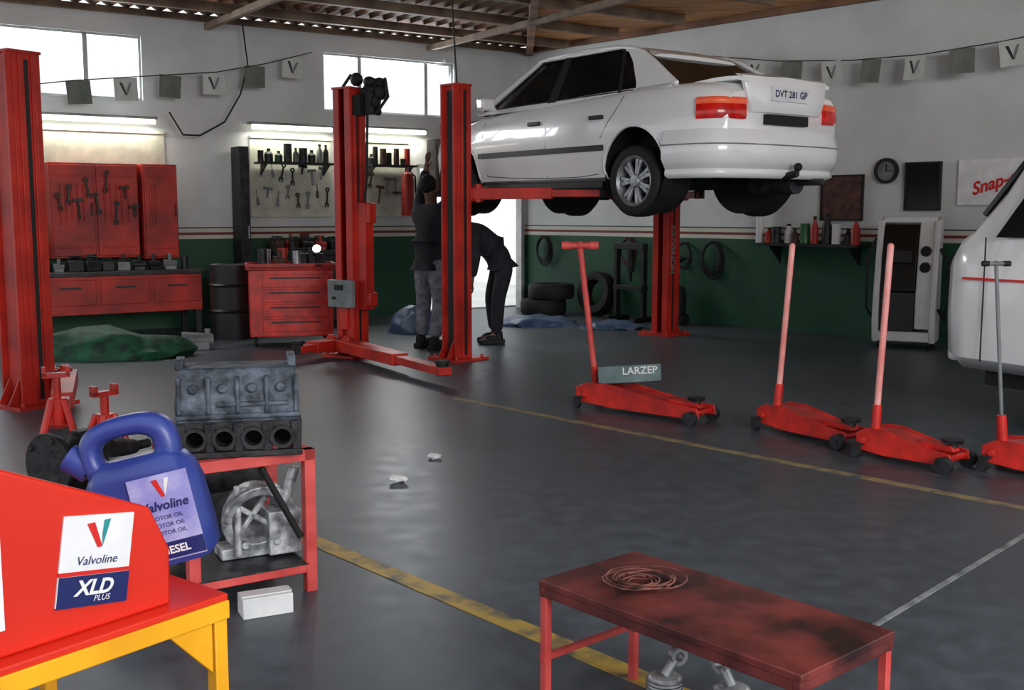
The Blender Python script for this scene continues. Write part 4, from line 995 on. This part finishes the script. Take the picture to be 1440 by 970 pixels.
# ------------------------------------------------------------------ people
def skin(name, V, E, m_, parent, sub=2, root=0):
    me = D.meshes.new(name); me.from_pydata([v[0] for v in V], E, []); o = D.objects.new(name, me); COL.objects.link(o)
    o.modifiers.new('skin', 'SKIN')
    for i, v in enumerate(V):
        r = v[1]; me.skin_vertices[0].data[i].radius = (r, r) if not isinstance(r, tuple) else r
        me.skin_vertices[0].data[i].use_root = (i == root)
    ss = o.modifiers.new('sub', 'SUBSURF'); ss.levels = sub; ss.render_levels = sub
    bpy.context.view_layer.update(); dg = bpy.context.evaluated_depsgraph_get()
    nm = D.meshes.new_from_object(o.evaluated_get(dg)); D.objects.remove(o)
    nm.materials.clear(); nm.materials.append(m_)
    for p_ in nm.polygons: p_.use_smooth = True
    q = D.objects.new(name, nm); COL.objects.link(q); q.parent = parent; return q

def person(loc, rz, label, lean, shirt, trouser, headdip, armf, knee=.03):
    e = thing('person', label, 'person', loc, rz)
    hip = Vector((-.12*math.sin(lean)*1.2, 0, .90)); d = Vector((math.sin(lean), 0, math.cos(lean)))
    d2 = Vector((math.sin(lean*1.2), 0, math.cos(lean*1.2)))
    waist = hip + d*.16; chest = waist + d*.17; sh = chest + d2*.14; neck = sh + d2*.07
    hd = Vector((math.sin(headdip), 0, math.cos(headdip))); head0 = neck + hd*.07; head1 = head0 + hd*.10; head2 = head1 + hd*.07
    V = [(hip, .08), (waist, .08), (chest, .10), (sh, .075), (neck, .05), (head0, (.065, .06)), (head1, (.088, .078)), (head2, (.06, .055))]
    E = [(0, 1), (1, 2), (2, 3), (3, 4), (4, 5), (5, 6), (6, 7)]
    fd = Vector((hd.z, 0, -hd.x))
    V.append((head0 + hd*.06 + fd*.10, .012)); E.append((6, len(V)-1))
    C = [(hip - Vector((0, 0, .10)), (.15, .12)), (hip + d*.03, (.15, .13)), (waist, (.14, .125)), (chest, (.16, .14)), (sh, .11), (neck - d2*.015, .065)]; CE = [(0, 1), (1, 2), (2, 3), (3, 4), (4, 5)]
    Tr = [(waist, .10), (hip + d*.04, .125), (hip - Vector((0, 0, .02)), .125)]; TE = [(0, 1), (1, 2)]
    for s in (-1, 1):
        hj = hip + Vector((0, s*.09, -.06)); kn = Vector((knee, s*.11, .48)); an = Vector((-.03 + .03*s, s*.12, .09)); toe = an + Vector((.16, 0, -.055))
        n = len(V); V += [(hj, .07), (kn, .05), (an, .036), (toe, .03)]; E += [(0, n), (n, n+1), (n+1, n+2), (n+2, n+3)]
        n = len(Tr); Tr += [(hj - Vector((0, 0, .05)), .10), (kn, .08), (an + Vector((0, 0, .02)), .065)]; TE += [(2, n), (n, n+1), (n+1, n+2)]
        sj = sh + Vector((0, s*.17, 0)); el = sj + Vector((armf[0], s*.04, armf[1])); wr = el + Vector((armf[2], -s*.03, armf[3]))
        n = len(V); V += [(sj, .045), (el, .036), (wr, .028)]; E += [(3, n), (n, n+1), (n+1, n+2)]; wi = n+2
        dr = (wr-el).normalized(); pm = wr + dr*.07; n = len(V); V.append((pm, (.034, .018))); E.append((wi, n)); pi_ = n
        for k, (off, ln) in enumerate(((-.028, .065), (-.010, .078), (.010, .074), (.027, .058))):
            b0 = pm + Vector((off, 0, 0)) + dr*.02; b1 = b0 + dr*ln*.55; b2 = b1 + (dr + Vector((.35, -s*.25, 0))).normalized()*ln*.45
            n = len(V); V += [(b0, .009), (b1, .0085), (b2, .007)]; E += [(pi_, n), (n, n+1), (n+1, n+2)]
        n = len(V); tb = wr + dr*.03; V += [(tb + Vector((.03, -s*.01, 0)), .011), (tb + dr*.04 + Vector((.05, -s*.015, 0)), .009)]; E += [(wi, n), (n, n+1)]
        n = len(C); C += [(sj, .08), (el, .062), (wr - dr*.02, .046)]; CE += [(4, n), (n, n+1), (n+1, n+2)]
    skin('body', V, E, SKIN, e)
    skin('jacket', C, CE, shirt, e, root=1); skin('trousers', Tr, TE, trouser, e, root=2)
    b = B(); b.sph(head1 + hd*.035 - fd*.015, .094, (1, .92, 1)); b.obj('hair', HAIR, e)
    for s in (-1, 1):
        b = B(); b.sph(head0 + hd*.075 + fd*.078 + Vector((0, s*.03, 0)), .011); b.obj('eye', PAPER, e)
        b = B(); b.sph(head0 + hd*.06 + Vector((0, s*.085, 0)), .02, (.6, .5, 1.3)); b.obj('ear', SKIN, e)
        an = Vector((-.03 + .03*s, s*.12, .0)); b = B(); b.prism([(an.x-.08, an.y-.045, 0), (an.x+.17, an.y-.045, 0), (an.x+.2, an.y, 0), (an.x+.17, an.y+.045, 0), (an.x-.08, an.y+.045, 0)], (0, 0, .05)); b.sph((an.x+.05, an.y, .055), .05, (2, .9, .9)); b.cyl((an.x-.02, an.y, .04), (an.x-.01, an.y, .13), .05); b.obj('shoe', BLK, e, bevel=.01)
    b = B(); b.box(head0 + hd*.025 + fd*.075, (.012, .045, .008)); b.obj('mouth', WOODB, e)
    return e
person((-.82, 10.95, 0), .9, 'person in dark jacket and grey trousers reaching up', .06, CLOD, CLOG, -.15, (.10, .20, .03, .24))
person((-.20, 11.45, 0), math.pi + .35, 'person in dark overalls bending over beside lift', .85, CLOD, CLOD, 1.4, (.0, -.27, .03, -.24), knee=-.02)
